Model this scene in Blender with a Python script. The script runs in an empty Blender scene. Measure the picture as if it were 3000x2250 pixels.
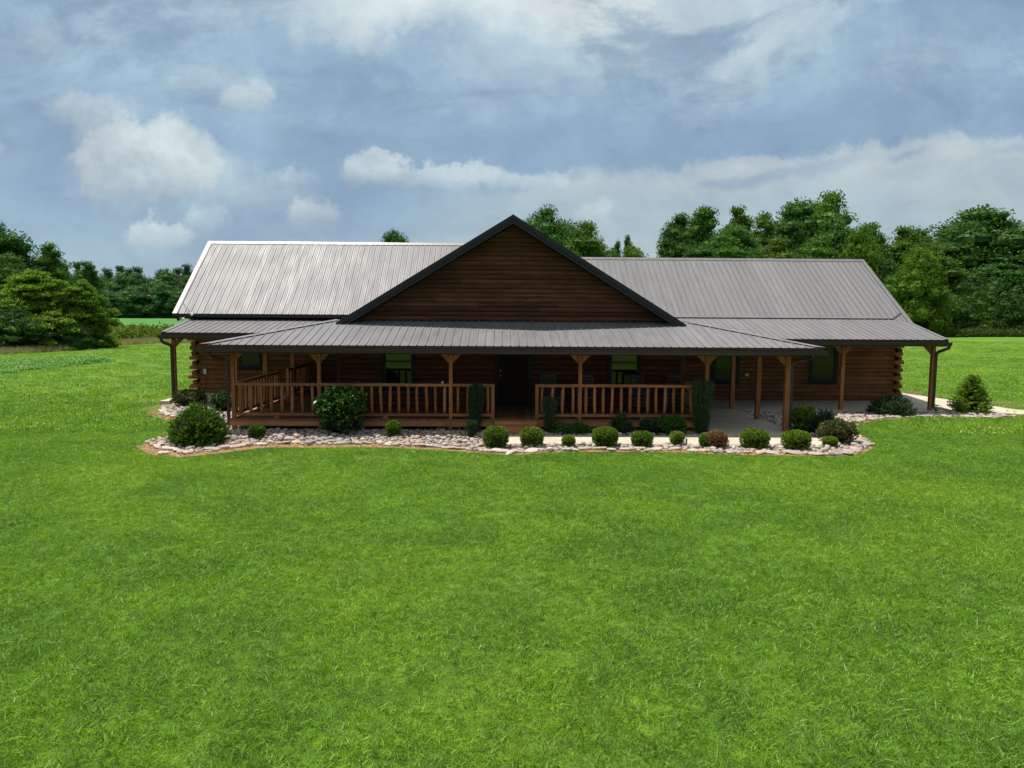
import bpy, math, random
import numpy as np
from math import radians, sin, cos, pi, sqrt
from mathutils import Vector, Matrix

rnd = random.Random(11)
scene = bpy.context.scene
col = scene.collection

# ------------------------------------------------------------------ camera
cam_data = bpy.data.cameras.new('camera')
cam = bpy.data.objects.new('camera', cam_data)
col.objects.link(cam)
R_ = Vector((0.99985684, -0.01565378, 0.00642303))
U_ = Vector((-0.00489517, 0.09575759, 0.99539265))
F_ = Vector((0.01619671, 0.99528159, -0.09566725))
CAM_H = 3.302
M = Matrix((R_, U_, -F_)).transposed().to_4x4()
M.translation = Vector((0, 0, CAM_H))
cam.matrix_world = M
cam_data.sensor_width = 36.0
cam_data.lens = 36.0 * 2140.6 / 3000.0
cam_data.clip_start = 0.1
cam_data.clip_end = 3000
scene.camera = cam

# ------------------------------------------------------------------ sun and sky
SUN_DIR = Vector((-0.27, 0.16, 0.95)).normalized()        # towards the sun: high, a little behind the house and to the left
sun_el = math.asin(SUN_DIR.z)
sun_az = math.atan2(SUN_DIR.x, SUN_DIR.y)
sun_data = bpy.data.lights.new('sun', 'SUN')
sun_data.energy = 4.9
sun_data.angle = radians(0.6)
sun_data.color = (1.0, 0.955, 0.89)
sun = bpy.data.objects.new('sun', sun_data)
col.objects.link(sun)
sun.rotation_euler = (-SUN_DIR).to_track_quat('-Z', 'Y').to_euler()

SKY_GAIN = 0.71
world = bpy.data.worlds.new('World')
scene.world = world
world.use_nodes = True
wt = world.node_tree
wt.nodes.clear()


class NT:
    """Small helper for building node trees with plain expressions."""
    def __init__(self, tree):
        self.t = tree

    def node(self, kind, **kw):
        n = self.t.nodes.new(kind)
        for k, v in kw.items():
            setattr(n, k, v)
        return n

    def put(self, sock, v):
        if isinstance(v, bpy.types.NodeSocket):
            self.t.links.new(v, sock)
        elif v is not None:
            if hasattr(sock.default_value, '__len__') and not hasattr(v, '__len__'):
                v = (v,) * len(sock.default_value)
            if hasattr(sock.default_value, '__len__') and len(sock.default_value) == 4 and len(v) == 3:
                v = tuple(v) + (1,)
            sock.default_value = v

    def m(self, op, a, b=None, c=None, clamp=False):
        n = self.node('ShaderNodeMath', operation=op, use_clamp=clamp)
        self.put(n.inputs[0], a)
        if b is not None:
            self.put(n.inputs[1], b)
        if c is not None:
            self.put(n.inputs[2], c)
        return n.outputs[0]

    def vm(self, op, a, b=None):
        n = self.node('ShaderNodeVectorMath', operation=op)
        self.put(n.inputs[0], a)
        if b is not None:
            self.put(n.inputs[1], b)
        return n.outputs['Value'] if op in ('DOT_PRODUCT', 'LENGTH') else n.outputs[0]

    def xyz(self, x, y, z):
        n = self.node('ShaderNodeCombineXYZ')
        for i, v in enumerate((x, y, z)):
            self.put(n.inputs[i], v)
        return n.outputs[0]

    def sep(self, v):
        n = self.node('ShaderNodeSeparateXYZ')
        self.put(n.inputs[0], v)
        return n.outputs

    def noise(self, vec, scale=5.0, detail=2.0, rough=0.5, dist=0.0, dims='3D', color=False):
        n = self.node('ShaderNodeTexNoise', noise_dimensions=dims)
        if vec is not None:
            self.put(n.inputs['Vector'], vec)
        n.inputs['Scale'].default_value = scale
        n.inputs['Detail'].default_value = detail
        n.inputs['Roughness'].default_value = rough
        n.inputs['Distortion'].default_value = dist
        return n.outputs['Color' if color else 'Fac']

    def smooth(self, v, lo, hi, t0=0.0, t1=1.0):
        n = self.node('ShaderNodeMapRange', interpolation_type='SMOOTHSTEP')
        self.put(n.inputs[0], v)
        for i, x in enumerate((lo, hi, t0, t1)):
            self.put(n.inputs[i + 1], x)
        return n.outputs[0]

    def mix(self, fac, a, b, mode='MIX'):
        n = self.node('ShaderNodeMix', data_type='RGBA', blend_type=mode)
        self.put(n.inputs[0], fac)
        self.put(n.inputs[6], a)
        self.put(n.inputs[7], b)
        return n.outputs[2]

    def ramp(self, fac, stops, interp='LINEAR'):
        n = self.node('ShaderNodeValToRGB')
        n.color_ramp.interpolation = interp
        el = n.color_ramp.elements
        while len(el) > 1:
            el.remove(el[-1])
        for i, (p, c) in enumerate(stops):
            e = el[0] if i == 0 else el.new(p)
            e.position = p
            e.color = tuple(c) + (1,)
        self.put(n.inputs[0], fac)
        return n.outputs[0]


def build_sky():
    g = NT(wt)
    sky = g.node('ShaderNodeTexSky', sky_type='NISHITA', sun_disc=False, sun_elevation=sun_el, sun_rotation=sun_az,
                 altitude=100, air_density=1.0, dust_density=1.0, ozone_density=1.0)
    d = g.node('ShaderNodeTexCoord').outputs['Generated']
    x, y, z = g.sep(d)
    el = g.m('ARCSINE', z)
    # cloud coordinates: tangent of bearing and of height towards the open side, folded softly behind
    yy = g.m('MAXIMUM', y, 0.25)
    u = g.m('DIVIDE', x, yy)
    v = g.m('DIVIDE', z, yy)
    p = g.xyz(u, v, 0.0)
    pd = g.xyz(u, v, 5.3)

    def sc(vec, k):
        s_ = g.node('ShaderNodeVectorMath', operation='SCALE')
        g.put(s_.inputs[0], vec)
        s_.inputs[3].default_value = k
        return s_.outputs[0]
    wv = g.vm('SUBTRACT', g.noise(p, 6.0, 5.0, 0.6, 0.0, color=True), (0.5, 0.5, 0.5))
    wv2 = g.vm('SUBTRACT', g.noise(p, 24.0, 6.0, 0.65, 0.0, color=True), (0.5, 0.5, 0.5))

    warp = {'broad': g.vm('ADD', g.vm('ADD', p, sc(wv, 0.15)), sc(wv2, 0.09)),
            'puff': g.vm('ADD', g.vm('ADD', p, sc(wv, 0.065)), sc(wv2, 0.070)),
            'wisp': g.vm('ADD', g.vm('ADD', p, sc(wv, 0.03)), sc(wv2, 0.03))}

    def blob(kind, px, py, rx, ry, lo=1.25, hi=0.55, slope=0.0):
        q = g.vm('MULTIPLY', g.vm('SUBTRACT', warp[kind], (px, py, 0)), (1.0 / rx, 1.0 / ry, 0.0))
        if slope:
            qx, qy, _ = g.sep(q)
            q = g.xyz(qx, g.m('SUBTRACT', qy, g.m('MULTIPLY', qx, slope * rx / ry)), 0.0)
        return g.smooth(g.vm('LENGTH', q), lo, hi)

    def layer(c, fac, k, colr):
        return g.mix(g.m('MULTIPLY', fac, k), c, colr)

    base = g.ramp(el, [(0.0, (0.35, 0.46, 0.61)), (0.09, (0.265, 0.390, 0.565)), (0.20, (0.248, 0.385, 0.580)), (0.34, (0.350, 0.510, 0.690)), (0.6, (0.72, 0.76, 0.80)), (1.0, (0.80, 0.82, 0.84))])
    n1 = g.noise(p, 2.3, 7.0, 0.58, 0.5)
    n2 = g.noise(pd, 3.6, 7.0, 0.60, 0.4)
    n3 = g.noise(g.xyz(u, g.m('MULTIPLY', v, 2.4), 3.0), 4.6, 8.0, 0.62, 0.5)
    n4 = g.noise(p, 9.0, 8.0, 0.64, 0.5)
    hgt = g.smooth(v, 0.18, 0.42)
    # soft veils, stronger with height
    c = layer(base, g.m('MULTIPLY', g.smooth(n1, 0.42, 0.66), g.m('ADD', 0.25, g.m('MULTIPLY', hgt, 0.75))), 0.46, (0.47, 0.615, 0.75))
    c = layer(c, g.m('MULTIPLY', g.smooth(n3, 0.50, 0.72), g.m('ADD', 0.35, g.m('MULTIPLY', hgt, 0.65))), 0.36, (0.51, 0.65, 0.77))
    c = layer(c, g.smooth(n2, 0.47, 0.30), 0.50, (0.235, 0.365, 0.565))
    # torn bright deck high above the ridge, reaching down to the right
    for (px, py, rx, ry, k, cc) in (
            (0.00, 0.42, 0.30, 0.055, 0.95, (0.80, 0.84, 0.88)), (-0.10, 0.40, 0.26, 0.045, 0.55, (0.70, 0.78, 0.85)),
            (0.17, 0.39, 0.14, 0.060, 0.75, (0.74, 0.80, 0.85)), (0.06, 0.345, 0.17, 0.045, 0.60, (0.62, 0.73, 0.82)),
            (0.34, 0.39, 0.12, 0.060, 0.60, (0.66, 0.75, 0.83)), (0.30, 0.335, 0.08, 0.050, 0.60, (0.64, 0.73, 0.81)), (0.27, 0.285, 0.07, 0.045, 0.50, (0.58, 0.68, 0.77)),
            (-0.02, 0.285, 0.13, 0.026, 0.42, (0.52, 0.65, 0.77)), (-0.33, 0.41, 0.20, 0.035, 0.40, (0.54, 0.67, 0.79)), (0.55, 0.345, 0.10, 0.030, 0.40, (0.50, 0.62, 0.74))):
        c = layer(c, blob('broad', px, py, rx, ry, 1.40, 0.25), k * (0.66 if py < 0.38 else 0.86), cc)
    # detail inside the bright deck
    c = layer(c, g.m('MULTIPLY', g.smooth(n4, 0.52, 0.36), g.smooth(v, 0.26, 0.38)), 0.38, (0.42, 0.55, 0.68))
    c = layer(c, g.m('MULTIPLY', g.smooth(n4, 0.54, 0.70), g.smooth(v, 0.20, 0.36)), 0.34, (0.70, 0.78, 0.84))
    # slanting layers of slate through the whole deck
    sl = g.noise(g.xyz(g.m('ADD', u, g.m('MULTIPLY', v, 0.5)), g.m('MULTIPLY', g.m('SUBTRACT', v, g.m('MULTIPLY', u, 0.16)), 2.6), 11.0), 3.4, 9.0, 0.64, 0.6)
    c = layer(c, g.m('MULTIPLY', g.smooth(sl, 0.54, 0.36), g.smooth(v, 0.14, 0.24)), 0.82, (0.250, 0.362, 0.520))
    c = layer(c, g.m('MULTIPLY', g.smooth(sl, 0.55, 0.72), g.smooth(v, 0.16, 0.26)), 0.42, (0.58, 0.68, 0.765))
    # slate patches top right
    for (px, py, rx, ry, k) in ((0.62, 0.41, 0.13, 0.05, 0.65), (0.47, 0.34, 0.05, 0.055, 0.55), (0.46, 0.275, 0.10, 0.03, 0.35), (0.30, 0.375, 0.035, 0.018, 0.5), (0.44, 0.405, 0.018, 0.012, 0.6)):
        c = layer(c, blob('broad', px, py, rx, ry, 1.4, 0.35, 0.3), k, (0.255, 0.375, 0.555))
    # underside of the deck darkens towards its lower edge, which climbs to the right
    edge = g.m('ADD', 0.187, g.m('MULTIPLY', g.m('SUBTRACT', u, 0.127), 0.108))
    dv = g.m('SUBTRACT', v, edge)
    wob = g.m('ADD', g.m('MULTIPLY', g.m('SUBTRACT', n4, 0.5), 0.085), g.m('MULTIPLY', g.m('SUBTRACT', g.noise(p, 34.0, 6.0, 0.65), 0.5), 0.022))
    dvw = g.m('ADD', dv, wob)
    right = g.smooth(u, -0.22, 0.10)
    under = g.m('MULTIPLY', g.m('MULTIPLY', g.smooth(dvw, -0.004, 0.012), g.smooth(dvw, 0.10, 0.015)), g.smooth(u, -0.40, 0.05))
    c = layer(c, under, 0.70, (0.250, 0.365, 0.550))
    pale = g.ramp(v, [(0.0, (0.52, 0.58, 0.63)), (0.075, (0.395, 0.505, 0.605)), (0.15, (0.44, 0.525, 0.605)), (0.20, (0.495, 0.56, 0.625)), (0.26, (0.52, 0.58, 0.64))])
    pale = g.mix(g.smooth(n3, 0.40, 0.62, 0.0, 0.30), pale, (0.42, 0.53, 0.64))
    below = g.smooth(dvw, 0.010, -0.024)
    c = layer(c, g.m('MULTIPLY', below, right), 0.86, pale)
    # bright frayed lip just under the edge and thin dark scud
    lip = g.m('MULTIPLY', g.m('MULTIPLY', g.smooth(dvw, 0.004, -0.006), g.smooth(dvw, -0.040, -0.012)), g.smooth(u, 0.04, 0.30))
    c = layer(c, lip, 0.34, (0.61, 0.655, 0.70))
    for (px, py, rx, ry, k) in ((0.355, 0.186, 0.075, 0.009, 0.85), (0.44, 0.196, 0.045, 0.009, 0.7), (0.545, 0.214, 0.025, 0.006, 0.8), (0.295, 0.176, 0.035, 0.006, 0.5), (0.69, 0.226, 0.03, 0.006, 0.6)):
        c = layer(c, blob('wisp', px, py, rx, ry, 1.6, 0.3, 0.2), k, (0.315, 0.415, 0.555))
    # cumulus on the left and small puffs low over the roof: lit tops, mauve-grey feet that melt into the blue
    sh = g.smooth(g.noise(p, 15.0, 7.0, 0.62, 0.4), 0.36, 0.62)
    for (px, py, rx, ry, k, a1, a2, lo) in (
            (-0.545, 0.262, 0.050, 0.030, 0.50, 0.08, 0.06, 1.3), (-0.515, 0.225, 0.050, 0.045, 0.45, 0.08, 0.06, 1.3),
            (-0.485, 0.186, 0.088, 0.056, 1.0, 0.075, 0.060, 1.15), (-0.430, 0.196, 0.060, 0.052, 0.85, 0.07, 0.055, 1.15), (-0.50, 0.215, 0.045, 0.040, 0.7, 0.07, 0.055, 1.15),
            (-0.375, 0.172, 0.055, 0.038, 0.45, 0.08, 0.06, 1.35), (-0.30, 0.150, 0.06, 0.025, 0.25, 0.08, 0.05, 1.4),
            (-0.463, 0.103, 0.046, 0.028, 0.62, 0.040, 0.028, 1.15), (-0.400, 0.122, 0.032, 0.024, 0.38, 0.045, 0.03, 1.25),
            (-0.250, 0.132, 0.034, 0.024, 0.60, 0.045, 0.035, 1.2), (-0.328, 0.277, 0.030, 0.022, 0.55, 0.07, 0.055, 1.35), (-0.38, 0.300, 0.06, 0.020, 0.25, 0.09, 0.06, 1.5),
            (-0.695, 0.205, 0.030, 0.028, 0.45, 0.05, 0.03, 1.2), (-0.60, 0.345, 0.035, 0.030, 0.30, 0.07, 0.05, 1.4),
            (-0.175, 0.186, 0.040, 0.020, 0.62, 0.05, 0.035, 1.2), (-0.09, 0.180, 0.090, 0.017, 0.60, 0.05, 0.035, 1.25), (0.03, 0.172, 0.10, 0.016, 0.45, 0.05, 0.03, 1.3), (-0.275, 0.176, 0.032, 0.014, 0.40, 0.05, 0.03, 1.3),
            (0.125, 0.128, 0.040, 0.026, 0.50, 0.05, 0.035, 1.2), (-0.13, 0.085, 0.03, 0.016, 0.5, 0.04, 0.03, 1.2)):
        b = blob('puff', px, py, rx, ry, lo * 1.02, 0.70 if k > 0.55 else 0.50)
        h_ = g.smooth(v, py - ry * 0.9, py + ry * 0.6)
        tint = g.mix(h_, (0.42, 0.505, 0.62), (0.70, 0.775, 0.835))
        tint = g.mix(sh, g.mix(1.0, tint, (0.84, 0.85, 0.87), 'MULTIPLY'), tint)
        foot = g.smooth(v, py - ry * 1.5, py - ry * 0.1)
        c = layer(c, g.m('MULTIPLY', b, foot), k, tint)
    # pale warm light low on the horizon
    hz = g.m('MULTIPLY', g.smooth(g.m('ADD', v, g.m('MULTIPLY', g.m('SUBTRACT', n4, 0.5), 0.06)), 0.115, 0.070), g.smooth(g.m('ADD', u, g.m('MULTIPLY', g.m('SUBTRACT', n4, 0.5), 0.5)), -0.42, -0.02))
    c = layer(c, hz, 0.55, (0.55, 0.60, 0.665))
    # streaky mid-scale texture through every layer
    n5 = g.noise(g.xyz(u, g.m('MULTIPLY', v, 1.5), 8.0), 5.5, 9.0, 0.62, 0.35)
    k5 = g.smooth(n5, 0.30, 0.70, 0.80, 1.06)
    c = g.mix(1.0, c, g.xyz(g.m('MULTIPLY', k5, 1.03), g.m('MULTIPLY', k5, 1.03), g.m('MULTIPLY', g.m('ADD', 0.25, g.m('MULTIPLY', k5, 0.75)), 0.935)), 'MULTIPLY')
    # ground half of the sky sphere, never in view
    s10 = g.node('ShaderNodeVectorMath', operation='SCALE')
    g.put(s10.inputs[0], c)
    s10.inputs[3].default_value = 10.0 * SKY_GAIN
    fin = g.mix(0.90, sky.outputs[0], s10.outputs[0])
    bg = g.node('ShaderNodeBackground')
    g.put(bg.inputs['Color'], fin)
    bg.inputs['Strength'].default_value = 0.1
    out = g.node('ShaderNodeOutputWorld')
    wt.links.new(bg.outputs[0], out.inputs['Surface'])


build_sky()
world.cycles.sampling_method = 'MANUAL'
world.cycles.sample_map_resolution = 512

vs = scene.view_settings
vs.view_transform = 'Standard'
vs.look = 'None'
vs.exposure = 0.55
vs.gamma = 1.0
vs.use_curve_mapping = False
scene.cycles.max_bounces = 6
scene.cycles.diffuse_bounces = 3
scene.cycles.glossy_bounces = 3
scene.cycles.transmission_bounces = 3
scene.cycles.use_denoising = True

# ------------------------------------------------------------------ materials


def material(name):
    m = bpy.data.materials.new(name)
    m.use_nodes = True
    m.node_tree.nodes.clear()
    g = NT(m.node_tree)
    b = g.node('ShaderNodeBsdfPrincipled')
    o = g.node('ShaderNodeOutputMaterial')
    m.node_tree.links.new(b.outputs[0], o.inputs['Surface'])
    return m, g, b, o


def bump(g, b, height, strength=0.3, dist=0.01):
    n = g.node('ShaderNodeBump')
    n.inputs['Strength'].default_value = strength
    n.inputs['Distance'].default_value = dist
    g.put(n.inputs['Height'], height)
    g.put(b.inputs['Normal'], n.outputs[0])


def gpos(g):
    return g.node('ShaderNodeNewGeometry').outputs['Position']


def objrand(g):
    return g.node('ShaderNodeObjectInfo').outputs['Random']


def island(g):
    return g.node('ShaderNodeNewGeometry').outputs['Random Per Island']


def mat_plain(name, c, rough=0.5, spec=0.5, var=0.15, metallic=0.0, scale=6.0):
    m, g, b, o = material(name)
    n = g.noise(gpos(g), scale, 4.0, 0.6)
    lo = tuple(x * (1 - var) for x in c)
    hi = tuple(x * (1 + var) for x in c)
    g.put(b.inputs['Base Color'], g.mix(n, lo, hi))
    b.inputs['Roughness'].default_value = rough
    b.inputs['Specular IOR Level'].default_value = spec
    b.inputs['Metallic'].default_value = metallic
    return m


def mat_wood(name, c_lo, c_hi, rough=0.6, axis=0, spec=0.3, knots=0.0, obj_var=0.35, grain=1.0, gray=None):
    m, g, b, o = material(name)
    P = gpos(g)
    r = objrand(g)
    s = [26.0, 26.0, 26.0]
    s[axis] = 1.4
    off = g.m('MULTIPLY', r, 37.0)
    v = g.vm('ADD', g.vm('MULTIPLY', P, tuple(s)), g.xyz(off, off, off))
    n = g.noise(v, grain, 5.0, 0.65, 0.4)
    n2 = g.noise(g.vm('MULTIPLY', P, (1.0, 1.0, 1.0)), 2.2, 4.0, 0.6)
    c = g.mix(g.smooth(n, 0.30, 0.70), c_lo, c_hi)
    k = g.m('ADD', 1.0 - obj_var * 0.5, g.m('MULTIPLY', r, obj_var))
    k = g.m('MULTIPLY', k, g.smooth(n2, 0.25, 0.75, 0.86, 1.12))
    c = g.mix(1.0, c, g.xyz(k, k, k), 'MULTIPLY')
    if gray:
        c = g.mix(g.smooth(g.noise(P, 3.0, 5.0, 0.65), 0.56, 0.72, 0.0, 0.6), c, gray)
    if knots:
        ks = [5.0, 5.0, 9.0]
        ks[axis] = 2.6
        vv = g.node('ShaderNodeTexVoronoi')
        g.put(vv.inputs['Vector'], g.vm('ADD', g.vm('MULTIPLY', P, tuple(ks)), g.xyz(off, off, off)))
        vv.inputs['Scale'].default_value = 1.0
        c = g.mix(g.smooth(vv.outputs['Distance'], 0.13, 0.06, 0.0, knots), c, tuple(x * 0.22 for x in c_lo))
    g.put(b.inputs['Base Color'], c)
    b.inputs['Roughness'].default_value = rough
    b.inputs['Specular IOR Level'].default_value = spec
    bump(g, b, n, 0.35, 0.006)
    return m


def mat_roof(name, c, rough):
    m, g, b, o = material(name)
    P = gpos(g)
    r = objrand(g)
    n = g.noise(g.vm('MULTIPLY', P, (3.0, 0.5, 0.5)), 1.6, 5.0, 0.6)
    n2 = g.noise(g.vm('MULTIPLY', P, (14.0, 0.6, 0.6)), 1.0, 3.0, 0.6)
    k = g.m('MULTIPLY', g.smooth(n, 0.25, 0.75, 0.88, 1.10), g.m('ADD', 0.93, g.m('MULTIPLY', r, 0.14)))
    k = g.m('MULTIPLY', k, g.smooth(n2, 0.3, 0.7, 0.95, 1.05))
    g.put(b.inputs['Base Color'], g.mix(1.0, c, g.xyz(k, k, k), 'MULTIPLY'))
    g.put(b.inputs['Roughness'], g.smooth(n, 0.2, 0.8, rough - 0.06, rough + 0.08))
    b.inputs['Specular IOR Level'].default_value = 0.35
    bump(g, b, g.noise(g.vm('MULTIPLY', P, (9.0, 1.2, 1.2)), 1.0, 2.0, 0.5), 0.22, 0.01)
    return m


def mat_leaf(name, stops, rough=0.55, trans=0.28, hue_var=0.0, spec=0.14, objdark=0.25):
    m, g, b, o = material(name)
    c = g.ramp(island(g), stops)
    r = objrand(g)
    k = g.m('ADD', 1.0 - objdark * 0.5, g.m('MULTIPLY', r, objdark))
    c = g.mix(1.0, c, g.xyz(k, k, k), 'MULTIPLY')
    if hue_var:
        hs = g.node('ShaderNodeHueSaturation')
        g.put(hs.inputs['Hue'], g.m('ADD', 0.5 - hue_var * 0.5, g.m('MULTIPLY', g.m('FRACT', g.m('MULTIPLY', r, 7.31)), hue_var)))
        g.put(hs.inputs['Color'], c)
        c = hs.outputs[0]
    g.put(b.inputs['Base Color'], c)
    b.inputs['Roughness'].default_value = rough
    b.inputs['Specular IOR Level'].default_value = spec
    t = g.node('ShaderNodeBsdfTranslucent')
    g.put(t.inputs['Color'], g.mix(1.0, c, (1.0, 1.15, 0.55), 'MULTIPLY'))
    mx = g.node('ShaderNodeMixShader')
    mx.inputs[0].default_value = trans
    g.t.links.new(b.outputs[0], mx.inputs[1])
    g.t.links.new(t.outputs[0], mx.inputs[2])
    g.t.links.new(mx.outputs[0], o.inputs['Surface'])
    return m


def lawn_colour(g):
    """patchy mown turf; shared by the lawn sheet and the blades that stand on it"""
    P = gpos(g)
    x, y, z = g.sep(P)
    flat = g.xyz(x, y, 0.0)
    a = g.noise(flat, 0.22, 4.0, 0.6, 0.6)
    b = g.noise(flat, 0.75, 4.0, 0.6, 0.8)
    d = g.noise(flat, 2.6, 4.0, 0.65, 0.4)
    c = g.mix(g.smooth(b, 0.36, 0.66), LAWN[0], LAWN[1])
    c = g.mix(g.smooth(a, 0.46, 0.68, 0.0, 0.65), c, LAWN[2])
    c = g.mix(g.smooth(d, 0.56, 0.74, 0.0, 0.55), c, LAWN[3])
    c = g.mix(g.smooth(g.noise(flat, 1.1, 4.0, 0.6, 0.5), 0.64, 0.78, 0.0, 0.40), c, LAWN[4])
    e = g.smooth(g.noise(flat, 9.0, 3.0, 0.6), 0.30, 0.70, 0.78, 1.20)
    c = g.mix(1.0, c, g.xyz(e, e, e), 'MULTIPLY')
    return c


LAWN = [(0.108, 0.222, 0.020), (0.148, 0.282, 0.022), (0.195, 0.312, 0.020), (0.096, 0.204, 0.036), (0.240, 0.262, 0.080)]


def mat_lawn():
    m, g, b, o = material('lawn_turf')
    c = lawn_colour(g)
    P = gpos(g)
    x, y, z = g.sep(P)
    flat = g.xyz(x, y, 0.0)
    fine = g.noise(flat, 38.0, 4.0, 0.7)
    mid = g.noise(flat, 7.0, 5.0, 0.7)
    k = g.m('MULTIPLY', g.smooth(fine, 0.25, 0.75, 0.48, 1.00), g.smooth(mid, 0.25, 0.75, 0.78, 1.12))
    c = g.mix(1.0, c, g.xyz(k, k, k), 'MULTIPLY')
    g.put(b.inputs['Base Color'], c)
    b.inputs['Roughness'].default_value = 0.85
    b.inputs['Specular IOR Level'].default_value = 0.12
    bump(g, b, g.m('ADD', fine, mid), 0.9, 0.05)
    return m


def mat_blade(name, tint=(1, 1, 1), gain=1.0):
    m, g, b, o = material(name)
    c = lawn_colour(g)
    r = island(g)
    k = g.ramp(r, [(0.0, (0.42 * gain, 0.46 * gain, 0.40 * gain)), (0.5, (1.0 * gain, 1.0 * gain, 1.0 * gain)), (0.90, (1.50 * gain, 1.40 * gain, 1.3 * gain)), (0.94, (1.9 * gain, 1.5 * gain, 2.4 * gain)), (1.0, (2.6 * gain, 1.7 * gain, 3.4 * gain))])
    c = g.mix(1.0, g.mix(1.0, c, k, 'MULTIPLY'), tint, 'MULTIPLY')
    g.put(b.inputs['Base Color'], c)
    b.inputs['Roughness'].default_value = 0.5
    b.inputs['Specular IOR Level'].default_value = 0.35
    t = g.node('ShaderNodeBsdfTranslucent')
    g.put(t.inputs['Color'], g.mix(1.0, c, (1.1, 1.2, 0.5), 'MULTIPLY'))
    mx = g.node('ShaderNodeMixShader')
    mx.inputs[0].default_value = 0.35
    g.t.links.new(b.outputs[0], mx.inputs[1])
    g.t.links.new(t.outputs[0], mx.inputs[2])
    g.t.links.new(mx.outputs[0], o.inputs['Surface'])
    return m


def mat_field():
    m, g, b, o = material('far_field_crop')
    P = gpos(g)
    n = g.noise(g.vm('MULTIPLY', P, (1.0, 1.0, 0.0)), 0.09, 5.0, 0.6)
    n2 = g.noise(g.vm('MULTIPLY', P, (1.0, 1.0, 0.0)), 1.4, 4.0, 0.7)
    c = g.mix(g.smooth(n, 0.3, 0.7), (0.045, 0.150, 0.036), (0.075, 0.190, 0.034))
    k = g.smooth(n2, 0.25, 0.75, 0.75, 1.2)
    g.put(b.inputs['Base Color'], g.mix(1.0, c, g.xyz(k, k, k), 'MULTIPLY'))
    b.inputs['Roughness'].default_value = 0.9
    b.inputs['Specular IOR Level'].default_value = 0.1
    bump(g, b, n2, 0.8, 0.3)
    return m


def mat_concrete():
    m, g, b, o = material('broom_concrete')
    P = gpos(g)
    n = g.noise(P, 1.1, 6.0, 0.65, 0.5)
    n2 = g.noise(P, 60.0, 3.0, 0.7)
    c = g.mix(g.smooth(n, 0.3, 0.7), (0.365, 0.315, 0.24), (0.465, 0.41, 0.32))
    k = g.smooth(n2, 0.2, 0.8, 0.88, 1.08)
    c = g.mix(1.0, c, g.xyz(k, k, k), 'MULTIPLY')
    c = g.mix(g.smooth(g.noise(P, 2.4, 5.0, 0.7), 0.60, 0.75, 0.0, 0.35), c, (0.22, 0.20, 0.165))
    g.put(b.inputs['Base Color'], c)
    b.inputs['Roughness'].default_value = 0.8
    bump(g, b, n2, 0.25, 0.004)
    return m


def mat_mulch():
    m, g, b, o = material('pine_straw_mulch')
    P = gpos(g)
    n = g.noise(P, 6.0, 6.0, 0.7, 0.6)
    n2 = g.noise(P, 70.0, 3.0, 0.7)
    c = g.mix(g.smooth(n, 0.3, 0.7), (0.20, 0.105, 0.050), (0.37, 0.235, 0.115))
    k = g.smooth(n2, 0.25, 0.75, 0.6, 1.25)
    g.put(b.inputs['Base Color'], g.mix(1.0, c, g.xyz(k, k, k), 'MULTIPLY'))
    b.inputs['Roughness'].default_value = 0.95
    bump(g, b, n2, 0.9, 0.02)
    return m


def mat_stone(name, per_island):
    m, g, b, o = material(name)
    r = island(g) if per_island else objrand(g)
    c = g.ramp(r, [(0.0, (0.17, 0.165, 0.17)), (0.12, (0.33, 0.29, 0.26)), (0.28, (0.43, 0.37, 0.32)), (0.42, (0.40, 0.27, 0.22)), (0.54, (0.46, 0.405, 0.355)), (0.66, (0.25, 0.235, 0.235)), (0.78, (0.47, 0.335, 0.275)), (0.90, (0.36, 0.295, 0.21)), (1.0, (0.12, 0.10, 0.09))])
    P = gpos(g)
    n = g.noise(P, 14.0, 5.0, 0.65, 0.3)
    k = g.smooth(n, 0.25, 0.75, 0.70, 1.14)
    g.put(b.inputs['Base Color'], g.mix(1.0, c, g.xyz(k, k, k), 'MULTIPLY'))
    b.inputs['Roughness'].default_value = 0.75
    b.inputs['Specular IOR Level'].default_value = 0.3
    bump(g, b, n, 0.4, 0.012)
    return m


def mat_glass(name='dark_window_glass', ior=1.40):
    m, g, b, o = material(name)
    b.inputs['Base Color'].default_value = (0.010, 0.011, 0.011, 1)
    b.inputs['Roughness'].default_value = 0.015
    b.inputs['IOR'].default_value = ior
    b.inputs['Specular IOR Level'].default_value = 0.5
    bump(g, b, g.noise(gpos(g), 1.3, 2.0, 0.5), 0.05, 0.02)
    return m


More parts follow.
